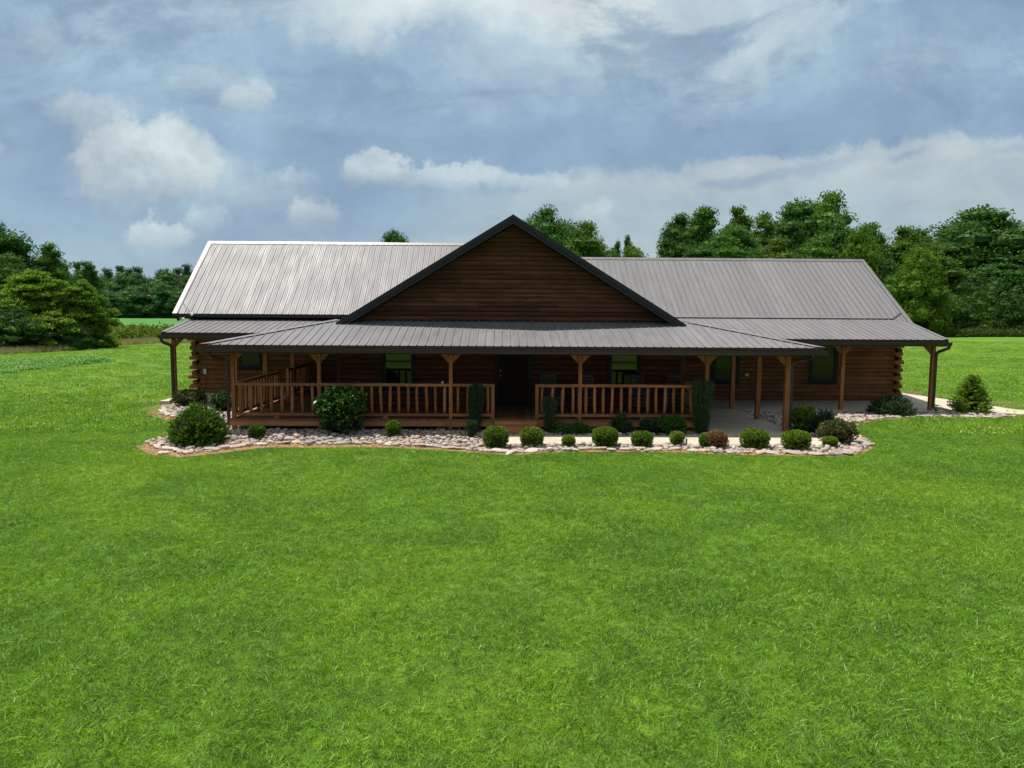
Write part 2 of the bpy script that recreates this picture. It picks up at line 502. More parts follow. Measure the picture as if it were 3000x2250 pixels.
MT = dict(
    roof=mat_roof('taupe_roof_metal', (0.132, 0.126, 0.129), 0.53),
    trim=mat_plain('charcoal_trim', (0.0215, 0.0150, 0.0205), 0.5, 0.3),
    gutter=mat_plain('bronze_gutter', (0.0310, 0.0240, 0.0245), 0.42, 0.4),
    cap=mat_roof('roof_cap_metal', (0.150, 0.141, 0.140), 0.40),
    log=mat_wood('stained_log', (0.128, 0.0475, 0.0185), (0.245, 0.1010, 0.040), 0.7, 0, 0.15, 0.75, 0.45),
    log_dark=mat_wood('porch_shaded_log', (0.062, 0.0232, 0.0120), (0.128, 0.0500, 0.0245), 0.7, 0, 0.15, 0.6, 0.45),  # darkened copy of the log stain; porch shade put into the colour
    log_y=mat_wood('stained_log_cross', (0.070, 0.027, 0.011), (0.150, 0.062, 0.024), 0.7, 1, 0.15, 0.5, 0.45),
    siding=mat_wood('dark_siding', (0.056, 0.0195, 0.0102), (0.112, 0.0415, 0.0210), 0.7, 0, 0.14, 0.6, 0.7),
    post=mat_wood('cedar_post', (0.205, 0.076, 0.025), (0.325, 0.130, 0.045), 0.6, 2, 0.2, 0.4, 0.25),
    rail=mat_wood('stained_rail', (0.190, 0.075, 0.030), (0.300, 0.130, 0.054), 0.65, 0, 0.2, 0.3, 0.35, 1.0, (0.31, 0.20, 0.13)),
    baluster=mat_wood('peeled_baluster', (0.205, 0.078, 0.028), (0.330, 0.138, 0.052), 0.65, 2, 0.2, 0.4, 0.5, 1.0, (0.33, 0.19, 0.11)),
    deck=mat_wood('deck_plank', (0.135, 0.056, 0.028), (0.240, 0.108, 0.054), 0.55, 1, 0.25, 0.2, 0.5, 1.0, (0.19, 0.12, 0.085)),
    rim=mat_wood('deck_rim', (0.290, 0.118, 0.046), (0.430, 0.190, 0.078), 0.65, 0, 0.2, 0.3, 0.3),
    soffit=mat_wood('porch_ceiling', (0.080, 0.036, 0.018), (0.14, 0.066, 0.030), 0.6, 0, 0.2, 0.2, 0.3),
    dark=mat_plain('dark_backing', (0.012, 0.009, 0.007), 0.8, 0.2),
    frame=mat_plain('dark_window_frame', (0.011, 0.0095, 0.0085), 0.5, 0.25),
    sash=mat_plain('window_sash', (0.018, 0.019, 0.019), 0.4, 0.4),
    door=mat_plain('door_stain', (0.034, 0.0185, 0.0115), 0.75, 0.06),
    brass=mat_plain('dull_brass', (0.20, 0.15, 0.09), 0.35, 0.5, 0.1, 0.8),
    chair=mat_wood('weathered_chair_wood', (0.060, 0.050, 0.046), (0.125, 0.105, 0.098), 0.55, 2, 0.4, 0.0, 0.4),
    box=mat_plain('grey_plastic', (0.42, 0.44, 0.42), 0.5, 0.4, 0.06),
    white=mat_plain('white_plastic', (0.72, 0.72, 0.72), 0.4, 0.4, 0.04),
    cable=mat_plain('black_cable', (0.012, 0.012, 0.012), 0.5, 0.4),
    stake=mat_plain('blue_grey_stake', (0.16, 0.22, 0.25), 0.6, 0.3, 0.1),
    concrete=mat_concrete(), mulch=mat_mulch(), lawn=mat_lawn(), field=mat_field(), glass=mat_glass(), glass_front=mat_glass('front_window_glass', 1.60),
    stone=mat_stone('river_stone', False), pebble=mat_stone('small_river_stone', True),
    straw=mat_plain('dry_straw', (0.46, 0.31, 0.155), 0.8, 0.2, 0.4, 0.0, 20.0),
    blade=mat_blade('grass_blade', (1, 1, 1), 1.12),
    bark=mat_wood('tree_bark', (0.050, 0.040, 0.030), (0.115, 0.095, 0.075), 0.9, 2, 0.1, 0.0, 0.3),
    leaf_dark=mat_leaf('leaf_dark', [(0.0, (0.03, 0.0683, 0.0192)), (0.45, (0.0492, 0.112, 0.0246)), (0.85, (0.0752, 0.153, 0.03)), (1.0, (0.1161, 0.1981, 0.0383))], 0.55, 0.35, 0.03),
    leaf_mid=mat_leaf('leaf_mid', [(0.0, (0.0396, 0.0872, 0.0185)), (0.45, (0.0661, 0.1388, 0.0237)), (0.85, (0.103, 0.1916, 0.0291)), (1.0, (0.152, 0.2445, 0.0396))], 0.55, 0.4, 0.03),
    leaf_olive=mat_leaf('leaf_olive', [(0.0, (0.0502, 0.0878, 0.0167)), (0.45, (0.0822, 0.1404, 0.0215)), (0.85, (0.1204, 0.1882, 0.0286)), (1.0, (0.1606, 0.2258, 0.0417))], 0.55, 0.4, 0.02),
    leaf_light=mat_leaf('leaf_light', [(0.0, (0.0582, 0.112, 0.0134)), (0.45, (0.0952, 0.1736, 0.0179)), (0.85, (0.14, 0.2296, 0.0246)), (1.0, (0.1904, 0.2688, 0.0336))], 0.55, 0.42, 0.02),
    leaf_far=mat_leaf('leaf_far', [(0.0, (0.0422, 0.089, 0.0381)), (0.45, (0.065, 0.1336, 0.0495)), (0.85, (0.0942, 0.1749, 0.0571)), (1.0, (0.1299, 0.2147, 0.0647))], 0.65, 0.32, 0.03),
    leaf_pine=mat_leaf('leaf_pine', [(0.0, (0.0325, 0.07, 0.0358)), (0.5, (0.052, 0.1082, 0.0466)), (1.0, (0.0877, 0.1495, 0.0573))], 0.65, 0.28, 0.02),
    topiary=mat_leaf('clipped_leaf', [(0.0, (0.0425, 0.0825, 0.0112)), (0.4, (0.0875, 0.16, 0.0163)), (0.8, (0.1625, 0.25, 0.0213)), (1.0, (0.2875, 0.35, 0.0325))], 0.5, 0.25, 0.02),
    topiary_light=mat_leaf('clipped_new_growth', [(0.0, (0.084, 0.1365, 0.0147)), (0.5, (0.1575, 0.2258, 0.021)), (1.0, (0.252, 0.3045, 0.0315))], 0.5, 0.30),
    topiary_dead=mat_leaf('browned_leaf', [(0.0, (0.130, 0.060, 0.025)), (0.5, (0.230, 0.115, 0.055)), (1.0, (0.330, 0.190, 0.110))], 0.7, 0.2),
    yew=mat_leaf('yew_needle', [(0.0, (0.0162, 0.0351, 0.0162)), (0.5, (0.0297, 0.0621, 0.0257)), (0.9, (0.054, 0.0972, 0.0378)), (1.0, (0.1148, 0.1418, 0.0675))], 0.5, 0.15),
    laurel=mat_leaf('glossy_leaf', [(0.0, (0.0125, 0.0375, 0.0125)), (0.5, (0.0275, 0.075, 0.0175)), (0.88, (0.0525, 0.1313, 0.0225)), (0.93, (0.1438, 0.2937, 0.0275)), (1.0, (0.2125, 0.35, 0.0375))], 0.38, 0.2, 0.0, 0.32),
    juniper=mat_leaf('juniper_spray', [(0.0, (0.0229, 0.0549, 0.0092)), (0.5, (0.0549, 0.119, 0.0126)), (0.85, (0.1052, 0.1968, 0.0172)), (1.0, (0.1716, 0.2688, 0.0252))], 0.55, 0.22),
    conifer_light=mat_leaf('arborvitae_spray', [(0.0, (0.0625, 0.115, 0.0161)), (0.5, (0.1187, 0.2, 0.0207)), (0.9, (0.1875, 0.2687, 0.0276)), (1.0, (0.2625, 0.3313, 0.0391))], 0.55, 0.25),
    abelia=mat_leaf('abelia_leaf', [(0.0, (0.0299, 0.0529, 0.0138)), (0.5, (0.0633, 0.0978, 0.023)), (0.76, (0.115, 0.1437, 0.0414)), (0.86, (0.2415, 0.207, 0.115)), (0.95, (0.299, 0.138, 0.0747)), (1.0, (0.345, 0.276, 0.1955))], 0.5, 0.25),
    shadeleaf=mat_leaf('ground_leaf', [(0.0, (0.020, 0.060, 0.012)), (0.5, (0.040, 0.110, 0.020)), (1.0, (0.080, 0.185, 0.030))], 0.5, 0.25),
    weed=mat_leaf('weed_leaf', [(0.0, (0.075, 0.120, 0.016)), (0.5, (0.125, 0.180, 0.022)), (0.9, (0.190, 0.225, 0.030)), (1.0, (0.220, 0.180, 0.060))], 0.7, 0.3),
    tangrass=mat_leaf('dry_seed_grass', [(0.0, (0.200, 0.235, 0.080)), (0.45, (0.340, 0.310, 0.170)), (1.0, (0.520, 0.430, 0.300))], 0.8, 0.3),
    edgeweed=mat_leaf('edge_weed_leaf', [(0.0, (0.030, 0.062, 0.012)), (0.6, (0.060, 0.105, 0.018)), (0.92, (0.105, 0.150, 0.028)), (1.0, (0.200, 0.165, 0.080))], 0.7, 0.3),
    leaf_sapling=mat_leaf('sapling_leaf', [(0.0, (0.0576, 0.1151, 0.0151)), (0.45, (0.1016, 0.1896, 0.0196)), (0.85, (0.1693, 0.2794, 0.0272)), (1.0, (0.2709, 0.3811, 0.0393))], 0.55, 0.4, 0.02),
    clover=mat_leaf('clover_leaf', [(0.0, (0.130, 0.280, 0.075)), (0.6, (0.220, 0.400, 0.130)), (0.92, (0.340, 0.480, 0.240)), (1.0, (0.62, 0.62, 0.54))], 0.7, 0.4),
)

# ------------------------------------------------------------------ object helpers
WORLD = {}


def tag(o, label=None, cat=None, group=None, kind=None):
    for k, v in (('label', label), ('category', cat), ('group', group), ('kind', kind)):
        if v:
            o[k] = v
    return o


def link(o, parent, origin):
    col.objects.link(o)
    WORLD[o.name] = Vector(origin)
    if parent is not None:
        o.parent = parent
        o.location = Vector(origin) - WORLD[parent.name]
    else:
        o.location = origin
    return o


def empty(name, origin, label, cat, group=None):
    o = bpy.data.objects.new(name, None)
    o.empty_display_size = 0.3
    link(o, None, origin)
    return tag(o, label, cat, group)


def mesh_np(name, V, F, mat=None, smooth=False):
    """V (n,3), F (m,k) index array"""
    V = np.asarray(V, np.float32)
    F = np.asarray(F, np.int32)
    me = bpy.data.meshes.new(name)
    me.vertices.add(len(V))
    me.vertices.foreach_set('co', V.ravel())
    k = F.shape[1]
    me.loops.add(F.size)
    me.loops.foreach_set('vertex_index', F.ravel())
    me.polygons.add(len(F))
    me.polygons.foreach_set('loop_start', np.arange(0, F.size, k, dtype=np.int32))
    if smooth:
        me.polygons.foreach_set('use_smooth', np.ones(len(F), bool))
    me.update(calc_edges=True)
    if mat:
        me.materials.append(mat)
    return me


def place(name, me, parent, origin, rot=None, scale=None):
    o = bpy.data.objects.new(name, me)
    link(o, parent, origin)
    if rot is not None:
        o.rotation_euler = rot
    if scale is not None:
        o.scale = scale
    return o


class MB:
    """Collects shapes in world coordinates and links them as ONE mesh object."""
    def __init__(self):
        self.v = []
        self.f = []

    def add(self, vs_, fs):
        n = len(self.v)
        self.v += [tuple(x) for x in vs_]
        self.f += [tuple(i + n for i in f) for f in fs]
        return self

    def box(self, x0, x1, y0, y1, z0, z1):
        return self.add([(x, y, z) for x in (x0, x1) for y in (y0, y1) for z in (z0, z1)],
                        [(0, 1, 3, 2), (4, 6, 7, 5), (0, 4, 5, 1), (2, 3, 7, 6), (0, 2, 6, 4), (1, 5, 7, 3)])

    def prism(self, poly, a, b):
        """poly: list of 3-D points, extruded from +a to +b (vectors)"""
        a, b = Vector(a), Vector(b)
        n = len(poly)
        vs_ = [Vector(p) + a for p in poly] + [Vector(p) + b for p in poly]
        fs = [tuple(range(n))[::-1], tuple(range(n, 2 * n))] + [(i, (i + 1) % n, n + (i + 1) % n, n + i) for i in range(n)]
        return self.add(vs_, fs)

    def tube(self, pts, r, n=8, cap=True):
        """swept tube through pts; r is a number or one per point"""
        pts = [Vector(p) for p in pts]
        rs = r if hasattr(r, '__len__') else [r] * len(pts)
        ref = Vector((0.31, 0.17, 0.93))
        rings = []
        for i, p in enumerate(pts):
            t = (pts[min(i + 1, len(pts) - 1)] - pts[max(i - 1, 0)]).normalized()
            if abs(t.dot(ref)) > 0.95:
                ref = Vector((1, 0, 0))
            a = t.cross(ref).normalized()
            b = t.cross(a)
            rings.append([p + a * (cos(2 * pi * k / n) * rs[i]) + b * (sin(2 * pi * k / n) * rs[i]) for k in range(n)])
        vs_ = [v for ring in rings for v in ring]
        fs = [(i * n + k, i * n + (k + 1) % n, (i + 1) * n + (k + 1) % n, (i + 1) * n + k) for i in range(len(pts) - 1) for k in range(n)]
        if cap:
            fs += [tuple(range(n))[::-1], tuple((len(pts) - 1) * n + k for k in range(n))]
        return self.add(vs_, fs)

    def rect_tube(self, pts, w, d):
        """rectangular pipe (downspout) through pts lying in a vertical plane of constant y or x"""
        pts = [Vector(p) for p in pts]
        rings = []
        for i, p in enumerate(pts):
            t = (pts[min(i + 1, len(pts) - 1)] - pts[max(i - 1, 0)]).normalized()
            a = t.cross(Vector((0, 1, 0)))
            a = a.normalized() if a.length > 0.2 else Vector((1, 0, 0))
            b = t.cross(a).normalized()
            rings.append([p + a * (w / 2 * sx) + b * (d / 2 * sy) for sx, sy in ((-1, -1), (1, -1), (1, 1), (-1, 1))])
        vs_ = [v for ring in rings for v in ring]
        n = 4
        fs = [(i * n + k, i * n + (k + 1) % n, (i + 1) * n + (k + 1) % n, (i + 1) * n + k) for i in range(len(pts) - 1) for k in range(n)]
        fs += [(3, 2, 1, 0), tuple((len(pts) - 1) * n + k for k in range(n))]
        return self.add(vs_, fs)

    def build(self, name, mat, parent=None, origin=None, smooth=False):
        if origin is None:
            xs = np.array(self.v)
            origin = ((xs[:, 0].min() + xs[:, 0].max()) / 2, (xs[:, 1].min() + xs[:, 1].max()) / 2, xs[:, 2].min())
        ox, oy, oz = origin
        me = bpy.data.meshes.new(name)
        me.from_pydata([(x - ox, y - oy, z - oz) for x, y, z in self.v], [], self.f)
        me.materials.append(mat)
        if smooth:
            me.polygons.foreach_set('use_smooth', [True] * len(me.polygons))
        me.update()
        return place(name, me, parent, origin)


# ------------------------------------------------------------------ ground
ROCK_BED = [(-8.94, 17.9), (-8.64, 17.32), (-7.54, 16.31), (-7.02, 16.56), (-6.52, 16.89), (-6.06, 17.41), (-5.49, 17.74), (-4.7, 17.66), (-3.37, 17.78), (-2.45, 17.7), (-1.29, 17.32), (-0.52, 17.04), (0.35, 16.78), (1.24, 17.2), (2.81, 17.27), (4.37, 17.25), (5.24, 16.97), (7.17, 16.83), (8.11, 16.74), (9.09, 17.51), (9.64, 18.41), (9.9, 19.4), (9.95, 20.13), (10.38, 21.18), (10.92, 21.9), (11.64, 22.52), (12.61, 23.02), (14.01, 23.37), (15.49, 23.3), (16.83, 23.26), (17.3, 23.7), (16.7, 24.5), (15.2, 25.3), (14.8, 26.6), (8.1, 26.6), (5.7, 27.3), (-5.2, 27.0), (-7.2, 27.6), (-12.0, 28.0), (-12.35, 27.0), (-12.31, 26.07), (-11.96, 24.6), (-11.3, 23.29), (-9.9, 21.92), (-9.1, 21.2), (-8.65, 20.28), (-8.85, 19.25)]
OUTER = ROCK_BED[:33] + [ROCK_BED[i] for i in range(39, len(ROCK_BED))]


def in_poly(x, y, poly):
    x = np.asarray(x, float)
    y = np.asarray(y, float)
    inside = np.zeros(x.shape, bool)
    n = len(poly)
    for i in range(n):
        x0, y0 = poly[i]
        x1, y1 = poly[(i + 1) % n]
        if y0 == y1:
            continue
        c = ((y0 > y) != (y1 > y)) & (x < (x1 - x0) * (y - y0) / (y1 - y0) + x0)
        inside ^= c
    return inside


def dist_poly(x, y, pts, closed):
    x = np.asarray(x, float)
    y = np.asarray(y, float)
    d = np.full(x.shape, 1e9)
    n = len(pts)
    for i in range(n if closed else n - 1):
        x0, y0 = pts[i]
        x1, y1 = pts[(i + 1) % n]
        if (x1 - x0) ** 2 + (y1 - y0) ** 2 > 9.0:
            continue
        t = np.clip(((x - x0) * (x1 - x0) + (y - y0) * (y1 - y0)) / ((x1 - x0) ** 2 + (y1 - y0) ** 2 + 1e-9), 0, 1)
        d = np.minimum(d, np.hypot(x - x0 - t * (x1 - x0), y - y0 - t * (y1 - y0)))
    return d


def smooth_poly(poly, it=2):
    for _ in range(it):
        q = []
        for i in range(len(poly)):
            a, b = poly[i], poly[(i + 1) % len(poly)]
            q += [(a[0] * .75 + b[0] * .25, a[1] * .75 + b[1] * .25), (a[0] * .25 + b[0] * .75, a[1] * .25 + b[1] * .75)]
        poly = q
    return poly


def ground_z(x, y):
    """gentle swells that grow with distance from the house; level round the house"""
    x = np.asarray(x, float)
    y = np.asarray(y, float)
    r = np.maximum(np.hypot(x - 1, y - 20) - 26, 0)
    k = np.clip(r / 60, 0, 1) * np.clip((110 - r) / 40, 0, 1)
    return k * (0.22 * np.sin(x * 0.11 + 1.0) * np.cos(y * 0.083) + 0.12 * np.sin(x * 0.31 + y * 0.17)) + 0.11 * np.clip((-x - 10) / 4, 0, 1) * np.clip((y - 22) / 4, 0, 1) * (1 - k)


def make_ground():
    gx = np.concatenate([np.linspace(-900, -120, 14), np.linspace(-110, 110, 89), np.linspace(120, 900, 14)])
    gy = np.concatenate([np.linspace(-300, -40, 8), np.linspace(-35, 140, 71), np.linspace(150, 1200, 18)])
    X, Y = np.meshgrid(gx, gy)
    Z = ground_z(X, Y)
    V = np.stack([X.ravel(), Y.ravel(), Z.ravel()], 1)
    nx, ny = len(gx), len(gy)
    i = np.arange(ny - 1)[:, None] * nx + np.arange(nx - 1)[None, :]
    i = i.ravel()
    F = np.stack([i, i + 1, i + nx + 1, i + nx], 1)
    o = place('lawn', mesh_np('lawn', V, F, MT['lawn'], True), None, (0, 0, 0))
    tag(o, 'wide mown green lawn in front of and around the log house', kind='structure')
    # crop field beyond the weedy strip on the left
    gx = np.linspace(-420, -18, 60)
    gy = np.linspace(97, 420, 40)
    X, Y = np.meshgrid(gx, gy)
    X = X - (Y - 97) * 0.0
    V = np.stack([X.ravel(), Y.ravel(), ground_z(X, Y).ravel() + 0.035], 1)
    nx, ny = len(gx), len(gy)
    i = (np.arange(ny - 1)[:, None] * nx + np.arange(nx - 1)[None, :]).ravel()
    o = place('field', mesh_np('field', V, np.stack([i, i + 1, i + nx + 1, i + nx], 1), MT['field'], True), None, (0, 0, 0))
    tag(o, 'far flat green field in front of the distant wood', kind='structure')


make_ground()

# concrete slabs
walk = MB().box(0.03, 8.44, 18.11, 19.39, -0.1, 0.045).build('walkway', MT['concrete'])
tag(walk, 'pale concrete walkway along the front of the porch', kind='structure')
cuts = [0.02, 0.95, 2.12, 3.28, 4.45, 5.62, 6.79, 7.95, 8.45]
for a, b_ in zip(cuts, cuts[1:]):
    MB().box(a + 0.006, b_ - 0.006, 18.10, 19.396, -0.08, 0.06).build('slab', MT['concrete'], walk)
porch_slab = MB()
porch_slab.prism([(5.86, 19.402, 0), (8.17, 19.402, 0), (8.17, 24.56, 0), (15.28, 24.56, 0), (15.28, 27.7, 0), (5.86, 27.7, 0)], (0, 0, -0.1), (0, 0, 0.08))
tag(porch_slab.build('porch_slab', MT['concrete']), 'concrete porch floor of the right wing', kind='structure')
left_slab = MB().box(-12.0, -7.48, 25.75, 28.6, -0.1, 0.165)
tag(left_slab.build('porch_slab', MT['concrete']), 'concrete porch floor of the left wing', kind='structure')
path = MB()
path.prism([(15.284, 25.45, 0), (17.2, 24.25, 0), (20.5, 21.4, 0), (24.0, 18.5, 0), (25.5, 20.2, 0), (21.6, 22.9, 0), (18.23, 25.3, 0), (17.66, 28.1, 0), (16.9, 31.5, 0), (15.3, 34.0, 0), (15.284, 30, 0)], (0, 0, -0.1), (0, 0, 0.055))
tag(path.build('path', MT['concrete']), 'pale concrete path leading off to the right', kind='structure')

# ------------------------------------------------------------------ house
HX, HY = 0.357, 23.0
house = empty('log_house', (HX, HY, 0), 'long dark brown log house with taupe metal roofs and a front gable', 'house')
RIB = 0.2286


def rib_profile(n_ribs):
    pts = []
    for k in range(n_ribs):
        s = k * RIB
        pts += [(s, 0.0), (s + 0.011, 0.022), (s + 0.030, 0.022), (s + 0.044, 0.0)]
        for q in (0.105, 0.165):
            pts += [(s + q, 0.0), (s + q + 0.008, 0.0045), (s + q + 0.018, 0.0)]
    pts.append((n_ribs * RIB, 0.0))
    return pts


def roof_plane(O, u, w, s0, s1, lo, hi, label=None, slab=0.05, phase=0.0, name='roof'):
    """ribbed sheet roof: O at the eave, u along it, w up the slope; lo(s), hi(s) bound the sheet"""
    O, u, w = Vector(O), Vector(u).normalized(), Vector(w).normalized()
    n = u.cross(w).normalized()
    if n.z < 0:
        n = -n
    # roof deck under the sheets
    ss = np.linspace(s0, s1, 60)
    top, bot = [], []
    b = MB()
    vs_ = []
    for s in ss:
        a, c = lo(s), max(hi(s), lo(s) + 1e-4)
        for t, k in ((a, 0), (c, 0), (a, 1), (c, 1)):
            vs_.append(O + u * s + w * t - n * (0.012 + slab * k))
    fs = []
    for i in range(len(ss) - 1):
        j = i * 4
        fs += [(j, j + 4, j + 5, j + 1), (j + 2, j + 3, j + 7, j + 6), (j, j + 2, j + 6, j + 4), (j + 1, j + 5, j + 7, j + 3)]
    fs += [(0, 1, 3, 2)]
    j = (len(ss) - 1) * 4
    fs += [(j, j + 2, j + 3, j + 1)]
    b.add(vs_, fs)
    deck = b.build(name, MT['soffit'], house)
    tag(deck, label)
    s = s0 + phase
    prof = rib_profile(4)
    wpan = 4 * RIB
    k = 0
    while s < s1 - 0.02:
        vs_ = []
        for (ds, h) in prof:
            q = s + ds
            if q > s1 + 1e-6:
                q = s1
            a, c = lo(q), hi(q)
            if c < a:
                c = a
            vs_.append(O + u * q + w * a + n * h)
            vs_.append(O + u * q + w * c + n * h)
            if q >= s1 - 1e-6:
                break
        m = len(vs_) // 2
        fs = [(2 * i, 2 * i + 2, 2 * i + 3, 2 * i + 1) for i in range(m - 1)]
        if m > 1:
            MB().add(vs_, fs).build('panel', MT['roof'], deck)
        s += wpan
        k += 1
    return deck


def strip(name, mat, pts_a, pts_b, thick=0.012, parent=None):
    """flat trim strip between two edges"""
    b = MB()
    n = (Vector(pts_a[1]) - Vector(pts_a[0])).cross(Vector(pts_b[0]) - Vector(pts_a[0])).normalized()
    if n.z < 0:
        n = -n
    b.prism([pts_a[0], pts_a[1], pts_b[1], pts_b[0]], n * 0.0, n * thick)
    return b.build(name, mat, parent or house)


# --- front porch roof and its two side slopes
E0 = Vector((-7.98, 19.65, 2.431))
WF = Vector((0, 2.60, 0.643))
LF = WF.length


def hi_front(s):
    L1, L2, L3 = 3.01, 13.73, 16.73
    if s < L1:
        return LF * s / L1
    if s < L2:
        return LF
    return max(LF * (L3 - s) / (L3 - L2), 0)


front_roof = roof_plane(E0, (1, 0, 0), WF, 0, 16.73, lambda s: 0.0, hi_front, 'low front porch roof of ribbed taupe metal')
WL = Vector((3.01, 0, 0.643))
roof_plane((-7.98, 28.3, 2.431), (0, -1, 0), WL, 0, 8.65, lambda s: 0.0, lambda s: WL.length * min(1, (8.65 - s) / 2.6), 'left side slope of the porch roof')
WR = Vector((-3.0, 0, 0.643))
roof_plane((8.75, 19.65, 2.431), (0, 1, 0), WR, 0, 7.6, lambda s: 0.0, lambda s: WR.length * min(1, s / 2.6), 'right side slope of the porch roof')
# hip caps
for (a, b_) in (((-8.02, 19.61, 2.421), (-4.97, 22.25, 3.074)), ((8.79, 19.61, 2.421), (5.75, 22.25, 3.074))):
    a, b_ = Vector(a), Vector(b_)
    d = (b_ - a).normalized()
    mb = MB()
    up = Vector((0, 0, 0.034))
    sgn = 1 if a.x < 0 else -1
    fr = Vector((sgn * 0.105, -0.085, -0.022 + 0.002))
    bk = Vector((-sgn * 0.105, 0.10, -0.022))
    th = Vector((0, 0, 0.012))
    mb.add([a + up, b_ + up, b_ + up + fr, a + up + fr * 0.2, a + up + bk * 0.2, b_ + up + bk, a + up - th, b_ + up - th, b_ + up + fr - th, a + up + fr * 0.2 - th, a + up + bk * 0.2 - th, b_ + up + bk - th],
           [(0, 1, 2, 3), (0, 4, 5, 1), (3, 2, 8, 9), (4, 10, 11, 5), (6, 9, 8, 7), (6, 7, 11, 10), (0, 3, 9, 6), (0, 6, 10, 4)])
    # full width along the run
    mb2 = MB()
    p0 = a + d * 0.25
    mb2.add([a + up, p0 + up, b_ + up, b_ + up + fr, p0 + up + fr, b_ + up + bk, p0 + up + bk], [(0, 1, 4), (1, 2, 3, 4), (0, 6, 1), (1, 6, 5, 2)])
    th_v = [tuple(Vector(v) - th) for v in mb2.v]
    n0 = len(mb2.v)
    mb2.v += th_v
    mb2.f += [tuple(i + n0 for i in f[::-1]) for f in mb2.f[:4]]
    mb2.f += [(0, 4, 4 + n0, n0), (4, 3, 3 + n0, 4 + n0), (0, n0, 6 + n0, 6), (6, 6 + n0, 5 + n0, 5)]
    mb2.build('hip_cap', MT['cap'], house)

# fascia, gutter and brackets of the front porch
MB().box(-7.97, 8.74, 19.665, 19.70, 2.20, 2.408).build('fascia', MT['trim'], house)


def gutter(x0, x1, y, ztop, h=0.112, d=0.115, brackets=0.92):
    """K-style trough: open top, rolled front lip"""
    m = MB()
    prof = [(d, h), (d, 0.0), (0.035, 0.0), (0.012, 0.03), (0.0, 0.075), (0.0, h), (-0.014, h), (-0.014, h - 0.016), (-0.002, h - 0.018), (-0.004, 0.072)]
    prof = [(d, h), (d, 0.0), (0.03, 0.0), (0.008, 0.04), (0.0, h), (0.018, h), (0.018, h - 0.012), (0.012, h - 0.012), (0.02, 0.045), (0.038, 0.012), (d - 0.008, 0.012), (d - 0.008, h)]
    m.prism([(x0, y + a, ztop - h + b) for a, b in prof], (0, 0, 0), (x1 - x0, 0, 0))
    # end caps
    for xe in (x0, x1 - 0.004):
        m.prism([(xe, y + 0.002, ztop - 0.004), (xe, y + 0.01, ztop - h + 0.04), (xe, y + 0.03, ztop - h + 0.001), (xe, y + d - 0.002, ztop - h + 0.001), (xe, y + d - 0.002, ztop - 0.004)], (0.0, 0, 0), (0.004, 0, 0))
    g = m.build('gutter', MT['gutter'], house)
    if brackets:
        x = x0 + 0.35
        while x < x1:
            MB().box(x, x + 0.022, y - 0.002, y + d, ztop + 0.001, ztop + 0.012).build('bracket', MT['gutter'], g)
            x += brackets
    return g


gutter(-8.17, 8.84, 19.51, 2.346, 0.112, 0.12, 0.66)

# --- gable roof over the middle, with rakes
GX, GZ = 0.357, 6.16
GYF, GYB = 21.797, 33.0
for sgn, foot in ((-1, -4.856), (1, 5.533)):
    w = Vector((GX - foot, 0, GZ - 2.977))
    L = w.length
    if sgn < 0:
        roof_plane((foot, GYB, 2.977), (0, -1, 0), w, 0, GYB - GYF - 0.004, lambda s: 0.0, lambda s, L=L: L, 'left slope of the front gable roof', phase=0.1)
    else:
        roof_plane((foot, GYF + 0.004, 2.977), (0, 1, 0), w, 0, GYB - GYF - 0.004, lambda s: 0.0, lambda s, L=L: L, 'right slope of the front gable roof')
    # rake: metal edge trim over a fascia board; two boards, the outer one lower and proud
    d = w.normalized()
    nrm = Vector((-d.z * (1 if d.x > 0 else -1), 0, abs(d.x)))
    fo = Vector((foot, 0, 2.977)) - d * 0.02
    pk = Vector((GX, 0, GZ)) 
    dn = Vector((0, 0, -1))
    m = MB()
    m.prism([(fo.x, GYF - 0.032, fo.z + 0.03), (pk.x, GYF - 0.032, pk.z + 0.03), (pk.x, GYF - 0.032, pk.z - 0.105), (fo.x, GYF - 0.032, fo.z - 0.105)], (0, 0, 0), (0, 0.03, 0))
    m.build('rake_trim', MT['trim'], house)
    m = MB()
    m.prism([(fo.x, GYF, fo.z - 0.065), (pk.x, GYF, pk.z - 0.065), (pk.x, GYF, pk.z - 0.218), (fo.x, GYF, fo.z - 0.218)], (0, 0, 0), (0, 0.028, 0))
    m.build('rake_board', MT['trim'], house)
    # soffit
    m = MB()
    m.prism([(fo.x, GYF + 0.028, fo.z - 0.165), (pk.x, GYF + 0.028, pk.z - 0.165), (pk.x, GYF + 0.028, pk.z - 0.18), (fo.x, GYF + 0.028, fo.z - 0.18)], (0, 0, 0), (0, 0.42, 0))
    m.build('rake_soffit', MT['trim'], house)
    # top metal flange of the rake lying on the sheets
    nv = Vector((-(GZ - 2.977), 0, (GX - foot))) if sgn < 0 else Vector(((GZ - 2.977), 0, (foot - GX)))
    nv.normalize()
    m = MB()
    a0 = Vector((foot, GYF - 0.03, 2.977)) + nv * 0.026
    a1 = Vector((GX, GYF - 0.03, GZ)) + nv * 0.026
    m.prism([a0, a1, a1 + Vector((0, 0.13, 0)), a0 + Vector((0, 0.13, 0))], nv * 0, nv * 0.01)
    m.build('rake_flange', MT['trim'], house)
m = MB()
m.prism([(GX - 0.17, GYF - 0.034, GZ - 0.075), (GX, GYF - 0.034, GZ + 0.045), (GX + 0.17, GYF - 0.034, GZ - 0.075), (GX, GYF - 0.034, GZ + 0.028)], (0, 0, 0), (0, 9.4, 0))
m.build('ridge_cap', MT['trim'], house)

